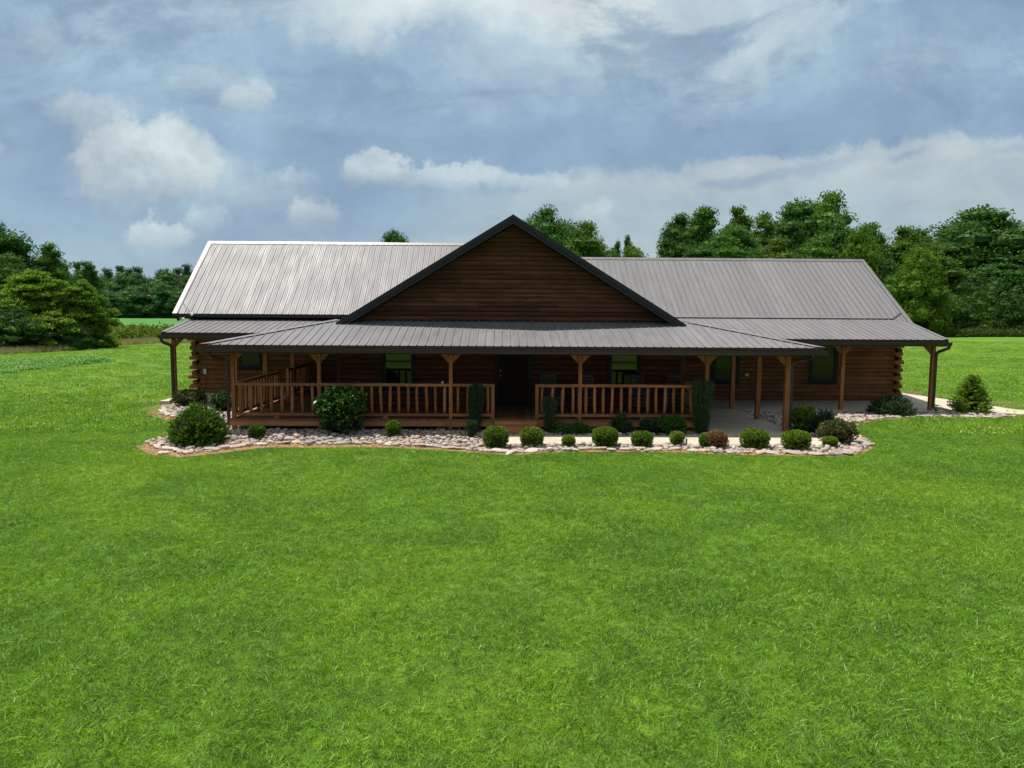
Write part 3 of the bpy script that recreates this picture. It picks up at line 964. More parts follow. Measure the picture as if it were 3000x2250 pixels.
# gable wall: one board per course, each with a rounded face
GWY = 22.25
gable = MB()
gable.prism([(-4.75, GWY + 0.03, 3.0), (5.45, GWY + 0.03, 3.0), (GX, GWY + 0.03, 5.98)], (0, 0, 0), (0, 0.05, 0))
gable_wall = gable.build('gable_wall', MT['dark'], house)
course = 0.139
z = 3.085
k_sl = (GZ - 2.977) / 5.2
row = 0
while z < 5.95:
    if z > 5.52:
        course = 0.058            # louvred vent in the peak
    half = (GZ - 0.20 - z) / k_sl - 0.02
    half_t = (GZ - 0.20 - z - course) / k_sl - 0.02
    if half < 0.08:
        break
    half_t = max(half_t, 0.02)
    cuts = [-half]
    if half > 1.2 and course > 0.1:
        x = -half + rnd.uniform(1.2, 3.4)
        while x < half - 0.8:
            cuts.append(x)
            x += rnd.uniform(2.2, 4.6)
    cuts.append(half)
    for a, b_ in zip(cuts, cuts[1:]):
        g_ = 0.0025
        at, bt = max(a, -half_t), min(b_, half_t)
        prof = [(0.0, 0.0), (0.026, 0.012), (0.036, 0.045), (0.033, 0.085), (0.020, course - 0.012), (0.0, course - 0.004)]
        mb = MB()
        vs_ = []
        for (dep, hz_) in prof:
            t = hz_ / course
            xa = a + (at - a) * t + g_
            xb = b_ + (bt - b_) * t - g_
            vs_ += [(GX + xa, GWY + 0.028 - dep, z + hz_), (GX + max(xb, xa + 0.002), GWY + 0.028 - dep, z + hz_)]
        n_ = len(prof)
        fs = [(2 * i, 2 * i + 1, 2 * i + 3, 2 * i + 2) for i in range(n_ - 1)] + [tuple(2 * i for i in range(n_))[::-1], tuple(2 * i + 1 for i in range(n_))]
        mb.add(vs_, fs)
        mb.build('siding_board' if course > 0.1 else 'louvre', MT['siding'], gable_wall)
    z += course
    row += 1
MB().box(-4.6, 5.3, GWY - 0.10, GWY + 0.02, 3.045, 3.082).build('flashing', MT['trim'], house)

MB().box(-5.0, 5.9, 22.16, 28.2, 2.80, 2.84).build('ceiling', MT['soffit'], house)
MB().box(-7.28, 7.93, 20.27, 22.94, 2.464, 2.478).build('porch_ceiling', MT['soffit'], house)
# --- left wing roof
wl = Vector((0, 3.63, 3.003))
LWX0, LWX1 = -12.29, 0.30
roof_plane((LWX0, 27.75, 3.232), (1, 0, 0), wl, 0, LWX1 - LWX0, lambda s: 0.0, lambda s: wl.length, 'bright steep left wing roof of ribbed metal', phase=0.16)
roof_plane((LWX1, 35.01, 3.232), (-1, 0, 0), Vector((0, -3.63, 3.003)), 0, LWX1 - LWX0, lambda s: 0.0, lambda s: wl.length, 'back slope of the left wing roof')
nl = Vector((0, -3.003, 3.63)).normalized()
cap = MB()
yr, zr = 31.38, 6.235
cap.prism([(LWX0 - 0.02, yr - 0.13, zr - 0.078), (LWX0 - 0.02, yr, zr + 0.035), (LWX0 - 0.02, yr + 0.13, zr - 0.078), (LWX0 - 0.02, yr, zr + 0.018)], (0, 0, 0), (LWX1 - LWX0, 0, 0))
cap.build('ridge_cap', MT['cap'], house)
# verge trim and fascia
strip('verge_trim', MT['cap'], [Vector((LWX0 - 0.012, 27.73, 3.216)) + nl * 0.022, Vector((LWX0 - 0.012, 31.38, 6.235)) + nl * 0.022], [Vector((LWX0 + 0.15, 27.73, 3.216)) + nl * 0.022, Vector((LWX0 + 0.15, 31.38, 6.235)) + nl * 0.022])
m = MB()
m.prism([(LWX0 - 0.03, 27.74, 3.245), (LWX0 - 0.03, 31.38, 6.26), (LWX0 - 0.03, 31.38, 6.05), (LWX0 - 0.03, 27.74, 3.035)], (0, 0, 0), (0.028, 0, 0))
m.build('verge_board', MT['trim'], house)
m = MB()
m.prism([(LWX0 - 0.03, 35.0, 3.245), (LWX0 - 0.03, 31.38, 6.26), (LWX0 - 0.03, 31.38, 6.05), (LWX0 - 0.03, 35.0, 3.035)], (0, 0, 0), (0.028, 0, 0))
m.build('verge_board', MT['trim'], house)
MB().box(LWX0, -5.2, 27.755, 27.80, 3.105, 3.212).build('fascia', MT['trim'], house)
MB().box(LWX0, -5.2, 27.80, 28.5, 3.108, 3.125).build('eave_soffit', MT['trim'], house)
# --- left wing porch roof
lpw = Vector((0, 2.84, 0.506))
roof_plane((-11.73, 25.56, 2.586), (1, 0, 0), lpw, 0, 6.9, lambda s: 0.0, lambda s: lpw.length, 'left wing porch roof of ribbed taupe metal', phase=0.1)
strip('flashing', MT['cap'], [(-11.70, 28.27, 3.088), (-4.9, 28.27, 3.088)], [(-11.70, 28.40, 3.125), (-4.9, 28.40, 3.125)], 0.008)
MB().box(-11.73, -5.4, 25.575, 25.61, 2.36, 2.563).build('fascia', MT['trim'], house)
gutter(-11.84, -6.2, 25.44, 2.50, 0.115, 0.12, 1.4)
nlp = Vector((0, -0.506, 2.84)).normalized()
strip('verge_trim', MT['cap'], [Vector((-11.745, 25.55, 2.584)) + nlp * 0.022, Vector((-11.745, 28.40, 3.092)) + nlp * 0.022], [Vector((-11.62, 25.55, 2.584)) + nlp * 0.022, Vector((-11.62, 28.40, 3.092)) + nlp * 0.022])
m = MB()
m.prism([(-11.76, 25.56, 2.59), (-11.76, 28.4, 3.096), (-11.76, 28.4, 2.95), (-11.76, 25.56, 2.44)], (0, 0, 0), (0.028, 0, 0))
m.build('verge_board', MT['trim'], house)

# --- right wing roof
RX0, RX1 = 0.32, 15.25
rt = 1.1256
Yv, Zv = 30.869 - 3.741 * rt, 5.65 - 2.466 * rt
wr = Vector((0, 3.741, 2.466))
eps = 3.741 * (rt - 1) / 3.741
Lr = wr.length * rt
Lb = wr.length * (rt - 1.0)


def lo_right(s):
    x = RX0 + s
    if x < 14.55:
        return Lb
    if x < 14.62:
        return Lb
    return 0.0 if x > 15.0 else Lb * max(0.0, (15.0 - x) / 0.38)


roof_plane((RX0, Yv, Zv), (1, 0, 0), wr, 0, RX1 - RX0, lo_right, lambda s: Lr, 'grey steep right wing roof of ribbed metal', phase=0.0)
roof_plane((RX1, 30.869 * 2 - Yv, Zv), (-1, 0, 0), Vector((0, -3.741, 2.466)), 0, RX1 - RX0, lambda s: 0.0, lambda s: Lr, 'back slope of the right wing roof')
cap = MB()
yr, zr = 30.869, 5.65
cap.prism([(RX0, yr - 0.14, zr - 0.07), (RX0, yr, zr + 0.033), (RX0, yr + 0.14, zr - 0.07), (RX0, yr, zr + 0.016)], (0, 0, 0), (RX1 - RX0 + 0.02, 0, 0))
cap.build('ridge_cap', MT['cap'], house)
nr = Vector((0, -2.466, 3.741)).normalized()
strip('verge_trim', MT['cap'], [Vector((RX1 - 0.15, Yv, Zv)) + nr * 0.022, Vector((RX1 - 0.15, 30.869, 5.65)) + nr * 0.022], [Vector((RX1 + 0.012, Yv, Zv)) + nr * 0.022, Vector((RX1 + 0.012, 30.869, 5.65)) + nr * 0.022])
m = MB()
m.prism([(RX1 + 0.002, Yv, Zv + 0.015), (RX1 + 0.002, 30.869, 5.67), (RX1 + 0.002, 30.869, 5.48), (RX1 + 0.002, Yv, Zv - 0.17)], (0, 0, 0), (0.028, 0, 0))
m.build('verge_board', MT['trim'], house)
# --- right wing porch roof
PE = Vector((5.0, 24.283, 2.524))
wp = Vector((0, 2.85, 0.655))


def hi_rp(s):
    x = PE.x + s
    if x < 14.55:
        return wp.length
    return wp.length * (1 - (x - 14.55) / (14.99 - 14.55) * 0.17)


roof_plane(PE, (1, 0, 0), wp, 0, 9.99, lambda s: 0.0, hi_rp, 'right wing porch roof of ribbed taupe metal', phase=0.05)
# lap flashing where the two slopes meet, turning up at the right end
MB().box(5.2, 14.62, 27.09, 27.10, 3.168, 3.212).build('lap_shadow_line', MT['trim'], house)  # dark strip standing in for the shadow under the rib closures
strip('lap_flashing', MT['roof'], [(5.2, 27.088, 3.214), (14.62, 27.088, 3.214)], [(5.2, 27.21, 3.262), (14.62, 27.21, 3.262)], 0.004)
strip('lap_flashing', MT['trim'], [(14.61, 27.09, 3.190), (15.10, 27.44, 3.420)], [(14.61, 27.12, 3.212), (15.10, 27.47, 3.442)], 0.012)
MB().box(5.9, 14.99, 24.298, 24.335, 2.30, 2.50).build('fascia', MT['trim'], house)
gutter(6.5, 15.08, 24.15, 2.442, 0.115, 0.12, 1.0)
nrp = Vector((0, -0.655, 2.85)).normalized()
m = MB()
m.prism([(14.995, 24.283, 2.53), (14.995, 26.6, 3.06), (14.995, 26.6, 2.92), (14.995, 24.283, 2.38)], (0, 0, 0), (0.028, 0, 0))
m.build('verge_board', MT['trim'], house)
strip('verge_trim', MT['cap'], [Vector((14.90, 24.27, 2.521)) + nrp * 0.022, Vector((14.90, 26.6, 3.057)) + nrp * 0.022], [Vector((15.01, 24.27, 2.521)) + nrp * 0.022, Vector((15.01, 26.6, 3.057)) + nrp * 0.022])


# --- log walls
def log_mesh(x0, x1, y, z0, h, bulge, mat, parent):
    prof = [(0.0, 0.003), (bulge * 0.72, h * 0.09), (bulge * 0.97, h * 0.28), (bulge, h * 0.5), (bulge * 0.97, h * 0.72), (bulge * 0.72, h * 0.91), (0.0, h - 0.003)]
    vs_ = []
    for d, q in prof:
        vs_ += [(x0, y - d, z0 + q), (x1, y - d, z0 + q)]
    n_ = len(prof)
    fs = [(2 * i, 2 * i + 1, 2 * i + 3, 2 * i + 2) for i in range(n_ - 1)] + [tuple(2 * i for i in range(n_))[::-1], tuple(2 * i + 1 for i in range(n_))]
    return MB().add(vs_, fs).build('log', mat, parent, smooth=False)


def log_wall(name, x0, x1, y, z0, z1, h, openings, label, back=0.16, bulge=0.030, mat='log'):
    """courses of logs in front of a dark core, cut round the openings (x0, x1, z0, z1)"""
    core = MB().box(x0, x1, y + 0.01, y + back, z0, z1).build(name, MT['dark'], house)
    tag(core, label)
    z = z0
    k = 0
    while z < z1 - 0.02:
        segs = [(x0, x1)]
        for (a, b_, c, d) in openings:
            if z + h > c + 0.02 and z < d - 0.02:
                nn = []
                for s, t in segs:
                    if b_ <= s or a >= t:
                        nn.append((s, t))
                    else:
                        if a > s:
                            nn.append((s, a))
                        if b_ < t:
                            nn.append((b_, t))
                segs = nn
        for s, t in segs:
            cuts = [s]
            x = s + rnd.uniform(2.0, 5.0)
            while x < t - 1.2:
                cuts.append(x)
                x += rnd.uniform(3.0, 5.5)
            cuts.append(t)
            for p, q in zip(cuts, cuts[1:]):
                log_mesh(p + 0.002, q - 0.002, y, z, min(h, z1 - z), bulge, MT[mat], core)
        z += h
        k += 1
    return core


def window(x0, x1, y, z0, z1, bar, trim=0.10, label=None, glass='glass'):
    """double-hung window: casing, two sashes, panes, sill; y is the wall face"""
    m = MB()
    for b_ in ((x0 - trim, x0, z0 - trim, z1 + trim), (x1, x1 + trim, z0 - trim, z1 + trim), (x0, x1, z1, z1 + trim), (x0, x1, z0 - trim, z0)):
        m.box(b_[0], b_[1], y - 0.062, y - 0.004, b_[2], b_[3])
    f = m.build('window', MT['frame'], house)
    tag(f, label)
    s = 0.035
    for (za, zb, yy) in ((bar + 0.018, z1, y - 0.026), (z0, bar + 0.018, y - 0.036)):
        m = MB()
        m.box(x0 + 0.002, x0 + s, yy, yy + 0.022, za, zb).box(x1 - s, x1 - 0.002, yy, yy + 0.022, za, zb).box(x0 + s, x1 - s, yy, yy + 0.022, zb - s, zb).box(x0 + s, x1 - s, yy, yy + 0.022, za, za + s)
        m.build('sash', MT['sash'], f)
        MB().box(x0 + s - 0.004, x1 - s + 0.004, yy + 0.008, yy + 0.014, za + s - 0.004, zb - s + 0.004).build('pane', MT[glass], f)
    MB().box(x0 - trim - 0.02, x1 + trim + 0.02, y - 0.085, y - 0.005, z0 - trim - 0.03, z0 - trim - 0.002).build('sill', MT['frame'], f)
    return f


WY = 22.95          # front wall of the middle block
DZ = 0.381          # deck surface
WIN_F = [(-3.62, -2.77, 1.06, 2.42), (3.49, 4.33, 1.06, 2.42)]
DOOR = (-0.06, 0.86, DZ, 2.44)
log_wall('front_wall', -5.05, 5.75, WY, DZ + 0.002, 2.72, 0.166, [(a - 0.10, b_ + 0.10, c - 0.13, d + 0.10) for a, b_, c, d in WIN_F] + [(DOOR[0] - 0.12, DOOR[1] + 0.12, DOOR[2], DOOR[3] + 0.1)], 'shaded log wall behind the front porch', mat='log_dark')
for (a, b_, c, d) in WIN_F:
    window(a, b_, WY, c, d, 1.775, glass='glass_front')
# side walls of the middle block
MB().box(-5.05, -4.9, WY + 0.17, 28.6, 0.2, 3.0).build('side_wall', MT['log_y'], house)
MB().box(5.6, 5.75, WY + 0.17, 27.7, 0.1, 3.0).build('side_wall', MT['log_y'], house)
MB().box(-5.14, -4.98, WY - 0.06, WY + 0.16, DZ + 0.002, 2.72).build('corner_board', MT['log_y'], house)
MB().box(5.68, 5.84, WY - 0.06, WY + 0.16, 0.09, 2.72).build('corner_board', MT['log_y'], house)

# door
dm = MB()
for b_ in ((DOOR[0] - 0.115, DOOR[0], DZ + 0.003, DOOR[3] + 0.1), (DOOR[1], DOOR[1] + 0.115, DZ + 0.003, DOOR[3] + 0.1), (DOOR[0], DOOR[1], DOOR[3], DOOR[3] + 0.1)):
    dm.box(b_[0], b_[1], WY - 0.065, WY - 0.004, b_[2], b_[3])
door_frame = dm.build('door_frame', MT['frame'], house)
dd = MB().box(DOOR[0] + 0.003, DOOR[1] - 0.003, WY - 0.03, WY + 0.008, DZ + 0.03, DOOR[3] - 0.003)
door = dd.build('door', MT['door'], house)
for (za, zb) in ((0.22, 0.86), (1.0, 1.88)):
    for (xa, xb) in ((0.10, 0.40), (0.52, 0.82)):
        m = MB()
        x0, x1, z0, z1 = DOOR[0] + xa, DOOR[0] + xb, DZ + za, DZ + zb
        for q in ((x0, x0 + 0.03, z0, z1), (x1 - 0.03, x1, z0, z1), (x0 + 0.03, x1 - 0.03, z0, z0 + 0.03), (x0 + 0.03, x1 - 0.03, z1 - 0.03, z1)):
            m.box(q[0], q[1], WY - 0.042, WY - 0.0305, q[2], q[3])
        m.build('panel_moulding', MT['door'], door)
MB().tube([(DOOR[0] + 0.07, WY - 0.03, 1.52), (DOOR[0] + 0.07, WY - 0.055, 1.52)], 0.032, 12).build('deadbolt', MT['brass'], door)
MB().tube([(DOOR[0] + 0.07, WY - 0.03, 1.37), (DOOR[0] + 0.07, WY - 0.07, 1.37), (DOOR[0] + 0.07, WY - 0.09, 1.37)], [0.015, 0.03, 0.026], 12).build('handle', MT['brass'], door)
MB().box(DOOR[0] - 0.02, DOOR[1] + 0.02, WY - 0.11, WY - 0.032, DZ + 0.001, DZ + 0.028).build('threshold', MT['trim'], house)

# left wing wall and corner
LWY = 28.5
WIN_L = (-10.05, -9.36, 1.25, 2.35)
hL = 0.186
log_wall('wing_wall', -11.68, -5.05, LWY, 0.14, 3.0, hL, [(WIN_L[0] - 0.1, WIN_L[1] + 0.1, WIN_L[2] - 0.13, WIN_L[3] + 0.1), (-7.3, -6.2, 0.1, 0.3)], 'log wall of the left wing under its porch', bulge=0.034)
window(WIN_L[0], WIN_L[1], LWY, WIN_L[2], WIN_L[3], 2.0)
for k in range(15):
    z = 0.14 + k * hL
    if k % 2 == 1:
        # front-wall log running past the corner
        MB().tube([(-12.06 + rnd.uniform(-0.05, 0.04), LWY + 0.06, z + hL / 2), (-11.66, LWY + 0.06, z + hL / 2)], hL * 0.50, 14).build('log_end', MT['log'], house)
    else:
        # side-wall log seen end-on
        MB().tube([(-11.76, LWY - 0.30 + rnd.uniform(-0.04, 0.04), z + hL / 2), (-11.76, LWY + 0.3, z + hL / 2)], hL * 0.50, 14).build('log_end', MT['log_y'], house)
for k in range(16):
    z = 0.14 + k * hL
    MB().tube([(-11.76, LWY + 0.3, z + hL / 2), (-11.76, 34.9, z + hL / 2)], hL * 0.49, 8).build('side_log', MT['log_y'], house)
m = MB()
m.prism([(-11.72, 28.6, 3.0), (-11.72, 34.9, 3.0), (-11.72, 31.38, 6.0)], (0, 0, 0), (0.06, 0, 0))
m.build('end_gable', MT['siding'], house)

# right wing wall and corner
RWY = 27.59
hR = 0.155
WIN_R = [(8.19, 8.96, 0.93, 2.30), (11.88, 12.71, 0.90, 2.30)]
log_wall('wing_wall', 5.75, 15.02, RWY, 0.085, 2.95, hR, [(a - 0.10, b_ + 0.10, c - 0.13, d + 0.10) for a, b_, c, d in WIN_R], 'warm brown log wall of the right wing')
for (a, b_, c, d) in WIN_R:
    window(a, b_, RWY, c, d, 1.67, 0.13)
for k in range(17):
    z = 0.085 + k * hR
    if k % 2 == 1:
        MB().tube([(15.0, RWY + 0.05, z + hR / 2), (15.37 + rnd.uniform(-0.03, 0.03), RWY + 0.05, z + hR / 2)], hR * 0.50, 14).build('log_end', MT['log'], house)
    else:
        MB().tube([(15.09, RWY - 0.27 + rnd.uniform(-0.03, 0.03), z + hR / 2), (15.09, RWY + 0.3, z + hR / 2)], hR * 0.50, 14).build('log_end', MT['log_y'], house)
        MB().tube([(14.99, RWY + 0.05, z + hR / 2), (15.28, RWY + 0.05, z + hR / 2)], hR * 0.48, 12).build('log_end', MT['log'], house)
for k in range(18):
    z = 0.085 + k * hR
    MB().tube([(15.09, RWY + 0.3, z + hR / 2), (15.09, 34.2, z + hR / 2)], hR * 0.49, 8).build('side_log', MT['log_y'], house)
m = MB()
m.prism([(15.05, 27.6, 2.85), (15.05, 34.15, 2.85), (15.05, 30.869, 5.5)], (0, 0, 0), (0.06, 0, 0))
m.build('end_gable', MT['siding'], house)
m = MB()
m.prism([(0.2, 28.0, 3.4), (0.2, 34.6, 3.4), (0.2, 31.38, 6.1)], (0, 0, 0), (0.08, 0, 0))
m.build('end_gable', MT['siding'], house)
# back walls close the block
MB().box(-11.7, 5.0, 34.7, 34.86, 0.1, 3.2).build('back_wall', MT['siding'], house)
MB().box(5.0, 15.0, 33.9, 34.06, 0.1, 3.0).build('back_wall', MT['siding'], house)

# --- deck of planks, rim, piers and steps
PY = 20.19
X1, X5 = -7.45, 5.80
deck = MB().box(X1 + 0.02, X5 - 0.02, PY - 0.06, WY - 0.02, DZ - 0.20, DZ - 0.042).build('deck', MT['dark'], house)
tag(deck, 'wooden porch deck of reddish brown planks')
x = X1 - 0.02
pw = 0.139
while x < X5 - 0.05:
    xe = min(x + pw, X5 + 0.02)
    yb = 28.44 if xe < -5.15 else WY - 0.005
    MB().box(x + 0.003, xe - 0.003, PY - 0.125 + rnd.uniform(-0.006, 0.006), yb, DZ - 0.040, DZ + rnd.uniform(-0.003, 0.001)).build('plank', MT['deck'], deck)
    x += pw
MB().box(X1 + 0.02, -5.15, WY + 0.0, 28.4, DZ - 0.20, DZ - 0.042).build('side_deck_frame', MT['dark'], house)
DOORX0, DOORX1 = -0.16, 0.98
for (a, b_) in ((X1 - 0.01, -4.99), (-4.985, -1.372), (-1.368, DOORX0 - 0.02), (DOORX1 + 0.02, 2.215), (2.22, X5 + 0.005)):
    MB().box(a, b_, PY - 0.10, PY - 0.062, DZ - 0.205 + rnd.uniform(-0.004, 0.004), DZ - 0.042).build('rim_board', MT['rim'], deck)
MB().box(X1 - 0.012, X1 + 0.018, PY - 0.058, 28.4, DZ - 0.205, DZ - 0.042).build('rim_board', MT['rim'], deck)
MB().box(X5 - 0.018, X5 + 0.012, PY - 0.058, 27.5, DZ - 0.205, DZ - 0.042).build('rim_board', MT['rim'], deck)
# steps: three risers
for k in range(2):
    z1 = DZ - 0.045 - k * 0.125
    y0 = PY - 0.12 - 0.0 - (k + 1) * 0.26
    MB().box(DOORX0 - 0.01, DOORX1 + 0.06, y0 - 0.02, y0 + 0.262, z1 - 0.155, z1 - 0.117).build('tread', MT['rim'], deck)
    MB().box(DOORX0, DOORX1 + 0.05, y0 + 0.225, y0 + 0.259, z1 - 0.114, z1 + 0.0).build('riser', MT['rim'], deck)
MB().box(DOORX0, DOORX1 + 0.05, PY - 0.64, PY - 0.606, 0.062, 0.085).build('riser', MT['rim'], deck)

PX = [-7.363, -4.999, -1.368, 2.219, 5.754]
for i, px in enumerate(PX):
    zb = 2.36
    b_ = MB().box(px - 0.047, px + 0.047, PY - 0.047, PY + 0.047, DZ + 0.003, zb)
    p = b_.build('post', MT['post'], house)
    MB().box(px - 0.055, px + 0.055, PY - 0.05, PY + 0.06, -0.05, DZ - 0.206).build('pier', MT['rim'], house)
    for s in ((1,) if i == 0 else (-1, 1)):
        m = MB()
        m.prism([(px + s * 0.05, PY - 0.018, 1.93), (px + s * 0.05, PY - 0.018, 2.12), (px + s * 0.14, PY - 0.018, 2.225), (px + s * 0.335, PY - 0.018, 2.225)], (0, 0, 0), (0, 0.036, 0))
        m.build('brace', MT['post'], p)
MB().box(X1 - 0.05, 8.12, PY - 0.07, PY + 0.07, 2.228, 2.46).build('beam', MT['post'], house)
MB().box(7.94, 8.08, PY + 0.08, 25.2, 2.23, 2.46).build('beam', MT['post'], house)
MB().box(-7.43, -7.29, PY + 0.08, 26.0, 2.23, 2.46).build('beam', MT['post'], house)

# right walkway posts on concrete
for i, (px, py) in enumerate(((8.01, PY), (8.01, 22.46), (8.02, 25.0))):
    p = MB().box(px - 0.066, px + 0.066, py - 0.066, py + 0.066, 0.082, 2.36).build('post', MT['post'], house)
    if i == 0:
        m = MB()
        m.prism([(px - 0.07, py - 0.02, 1.90), (px - 0.07, py - 0.02, 2.12), (px - 0.17, py - 0.02, 2.225), (px - 0.40, py - 0.02, 2.225)], (0, 0, 0), (0, 0.04, 0))
        m.build('brace', MT['post'], p)
# left side posts along the deck edge
for py in (22.9, 25.9):
    MB().box(-7.38 - 0.02, -7.26, py - 0.06, py + 0.06, DZ + 0.003, 2.36).build('post', MT['post'], house)
# wing porch posts and beams
for (px, py, z0, dirs) in ((-11.50, 25.92, 0.13, (1,)), (-9.35, 25.92, 0.167, (-1, 1)), (11.746, 24.84, 0.082, (-1, 1)), (14.857, 24.84, 0.06, (-1,))):
    top = 2.56 if px < 0 else 2.50
    p = MB().box(px - 0.058, px + 0.058, py - 0.058, py + 0.058, z0, top).build('post', MT['post'], house)
    zt = 2.375 if px < 0 else 2.31
    for s in dirs:
        m = MB()
        m.prism([(px + s * 0.062, py - 0.018, zt - 0.33), (px + s * 0.062, py - 0.018, zt - 0.12), (px + s * 0.16, py - 0.018, zt), (px + s * 0.38, py - 0.018, zt)], (0, 0, 0), (0, 0.036, 0))
        m.build('brace', MT['post'], p)
MB().box(-11.56, -7.5, 25.85, 25.99, 2.38, 2.60).build('beam', MT['post'], house)
MB().box(8.14, 14.92, 24.77, 24.91, 2.315, 2.55).build('beam', MT['post'], house)

# --- railings
BAL = []
for v in range(7):
    r2 = random.Random(40 + v)
    m = MB()
    pts, rs = [], []
    ax, ay = r2.uniform(-0.009, 0.009), r2.uniform(-0.006, 0.006)
    ph = r2.uniform(0, 6)
    for k in range(7):
        t = k / 6
        pts.append((ax * (t - 0.5) * 2 + 0.004 * sin(5 * t + ph), ay * (t - 0.5) * 2 + 0.006 * cos(4 * t + ph), 0.004 + t * 0.752))
        rs.append(0.042 * (1 + r2.uniform(-0.06, 0.06)) * (0.86 if k in (0, 6) else 1.0))
    m.tube(pts, rs, 9)
    me = bpy.data.meshes.new('baluster')
    me.from_pydata(m.v, [], m.f)
    me.materials.append(MT['baluster'])
    me.polygons.foreach_set('use_smooth', [True] * len(me.polygons))
    BAL.append(me)


def railing(p0, p1, n, newel0=False, newel1=False, label=None):
    """top rail, bottom rail and n peeled-log balusters between two points on the deck"""
    p0, p1 = Vector(p0), Vector(p1)
    d = p1 - p0
    L = d.length
    d.normalize()
    nn = Vector((-d.y, d.x, 0))
    root = MB()
    # bottom rail is the body of the railing
    a, b_ = p0, p1
    root.prism([a + nn * 0.042 + Vector((0, 0, 0.075)), a - nn * 0.042 + Vector((0, 0, 0.075)), a - nn * 0.042 + Vector((0, 0, 0.148)), a + nn * 0.042 + Vector((0, 0, 0.148))], (0, 0, 0), d * L)
    r = root.build('railing', MT['rail'], house)
    tag(r, label)
    # top rail with a slightly wavy natural edge
    m = MB()
    k = max(4, int(L / 0.45))
    vs_ = []
    for i in range(k + 1):
        q = p0 + d * (L * i / k)
        dz = rnd.uniform(-0.005, 0.005)
        e = rnd.uniform(0.044, 0.052)
        for s, zz in ((1, 0.905), (-1, 0.905), (-1, 0.980), (1, 0.980)):
            vs_.append(q + nn * (s * e) + Vector((0, 0, zz + dz)))
    fs = [(4 * i + j, 4 * i + (j + 1) % 4, 4 * i + 4 + (j + 1) % 4, 4 * i + 4 + j) for i in range(k) for j in range(4)] + [(3, 2, 1, 0), tuple(4 * k + j for j in range(4))]
    m.add(vs_, fs).build('top_rail', MT['rail'], r)
    for i in range(n):
        q = p0 + d * (L * (i + 0.5) / n + rnd.uniform(-0.008, 0.008)) + Vector((0, 0, 0.149))
        place('baluster', rnd.choice(BAL), r, q, (0, 0, rnd.uniform(0, 6.28)))
    for f, q in ((newel0, p0), (newel1, p1)):
        if f:
            s = 0.046
            MB().box(q.x - s, q.x + s, q.y - s, q.y + s, DZ + 0.003, DZ + 0.9815).build('newel', MT['baluster'], r)
    nb = int(L / 2.2)
    for i in range(nb):
        q = p0 + d * (L * (i + 0.5) / nb)
        m = MB()
        ring = [(q + d * (0.085 * cos(t)) + Vector((0, 0, 0.002 + 0.072 * sin(t)))) for t in np.linspace(0, pi, 9)]
        m.prism(ring, nn * -0.05, nn * 0.05)
        m.build('support_block', MT['baluster'], r)
    return r


z_ = DZ
railing((PX[0] + 0.05, PY, z_), (PX[1] - 0.05, PY, z_), 8, label='front porch railing bay at the left corner')
railing((PX[1] + 0.05, PY, z_), (PX[2] - 0.05, PY, z_), 14, label='front porch railing bay under the left window')
railing((PX[2] + 0.05, PY, z_), (DOORX0 - 0.045, PY, z_), 4, False, True, label='short front porch railing bay left of the steps')
railing((DOORX1 + 0.045, PY, z_), (PX[3] - 0.05, PY, z_), 4, True, False, label='short front porch railing bay right of the steps')
railing((PX[3] + 0.05, PY, z_), (PX[4] - 0.05, PY, z_), 14, label='front porch railing bay under the right window')
railing((X1 + 0.09, PY + 0.06, z_), (X1 + 0.09, 24.35, z_), 15, False, True, label='left side railing of the porch, nearer part')
railing((X1 + 0.09, 25.35, z_), (X1 + 0.09, 28.25, z_), 11, True, True, label='left side railing of the porch, farther part')
railing((PX[4], PY + 0.06, z_), (PX[4], 22.8, z_), 9, label='right end railing of the porch')

pl = MB().tube([(-1.60, PY, DZ + 0.983), (-1.60, PY, DZ + 1.02), (-1.585, PY, DZ + 1.05)], [0.032, 0.038, 0.012], 9).build('rail_ornament', MT['box'])
tag(pl, 'tiny pale ornament standing on the porch rail just left of the middle left post', 'ornament')
for kx in (-3.98, -3.89):
    MB().tube([(kx, PY, DZ + 0.984), (kx, PY, DZ + 1.01), (kx, PY, DZ + 1.025)], [0.018, 0.018, 0.006], 8).build('knob', MT['baluster'], house)
# --- downspouts
MB().rect_tube([(-7.80, 19.58, 2.25), (-7.80, 19.60, 2.16), (-7.72, 19.80, 2.09), (-7.55, 20.05, 2.00), (-7.49, 20.12, 1.92), (-7.49, 20.12, 0.20), (-7.53, 20.0, 0.07)], 0.075, 0.055).build('downspout', MT['gutter'], house)
MB().rect_tube([(8.45, 19.58, 2.25), (8.45, 19.60, 2.17), (8.36, 19.85, 2.09), (8.17, 20.08, 2.00), (8.125, 20.16, 1.92), (8.125, 20.16, 0.22), (8.2, 20.0, 0.09)], 0.075, 0.055).build('downspout', MT['gutter'], house)
MB().rect_tube([(-11.74, 25.50, 2.40), (-11.74, 25.52, 2.30), (-11.70, 25.62, 2.22), (-11.56, 25.78, 2.14), (-11.53, 25.82, 2.06), (-11.53, 25.82, 0.26), (-11.60, 25.70, 0.15)], 0.085, 0.065).build('downspout', MT['gutter'], house)
MB().rect_tube([(15.02, 24.22, 2.34), (15.02, 24.25, 2.24), (14.98, 24.5, 2.16), (14.94, 24.72, 2.08), (14.935, 24.79, 2.0), (14.935, 24.79, 0.22), (14.97, 24.60, 0.09)], 0.085, 0.065).build('downspout', MT['gutter'], house)

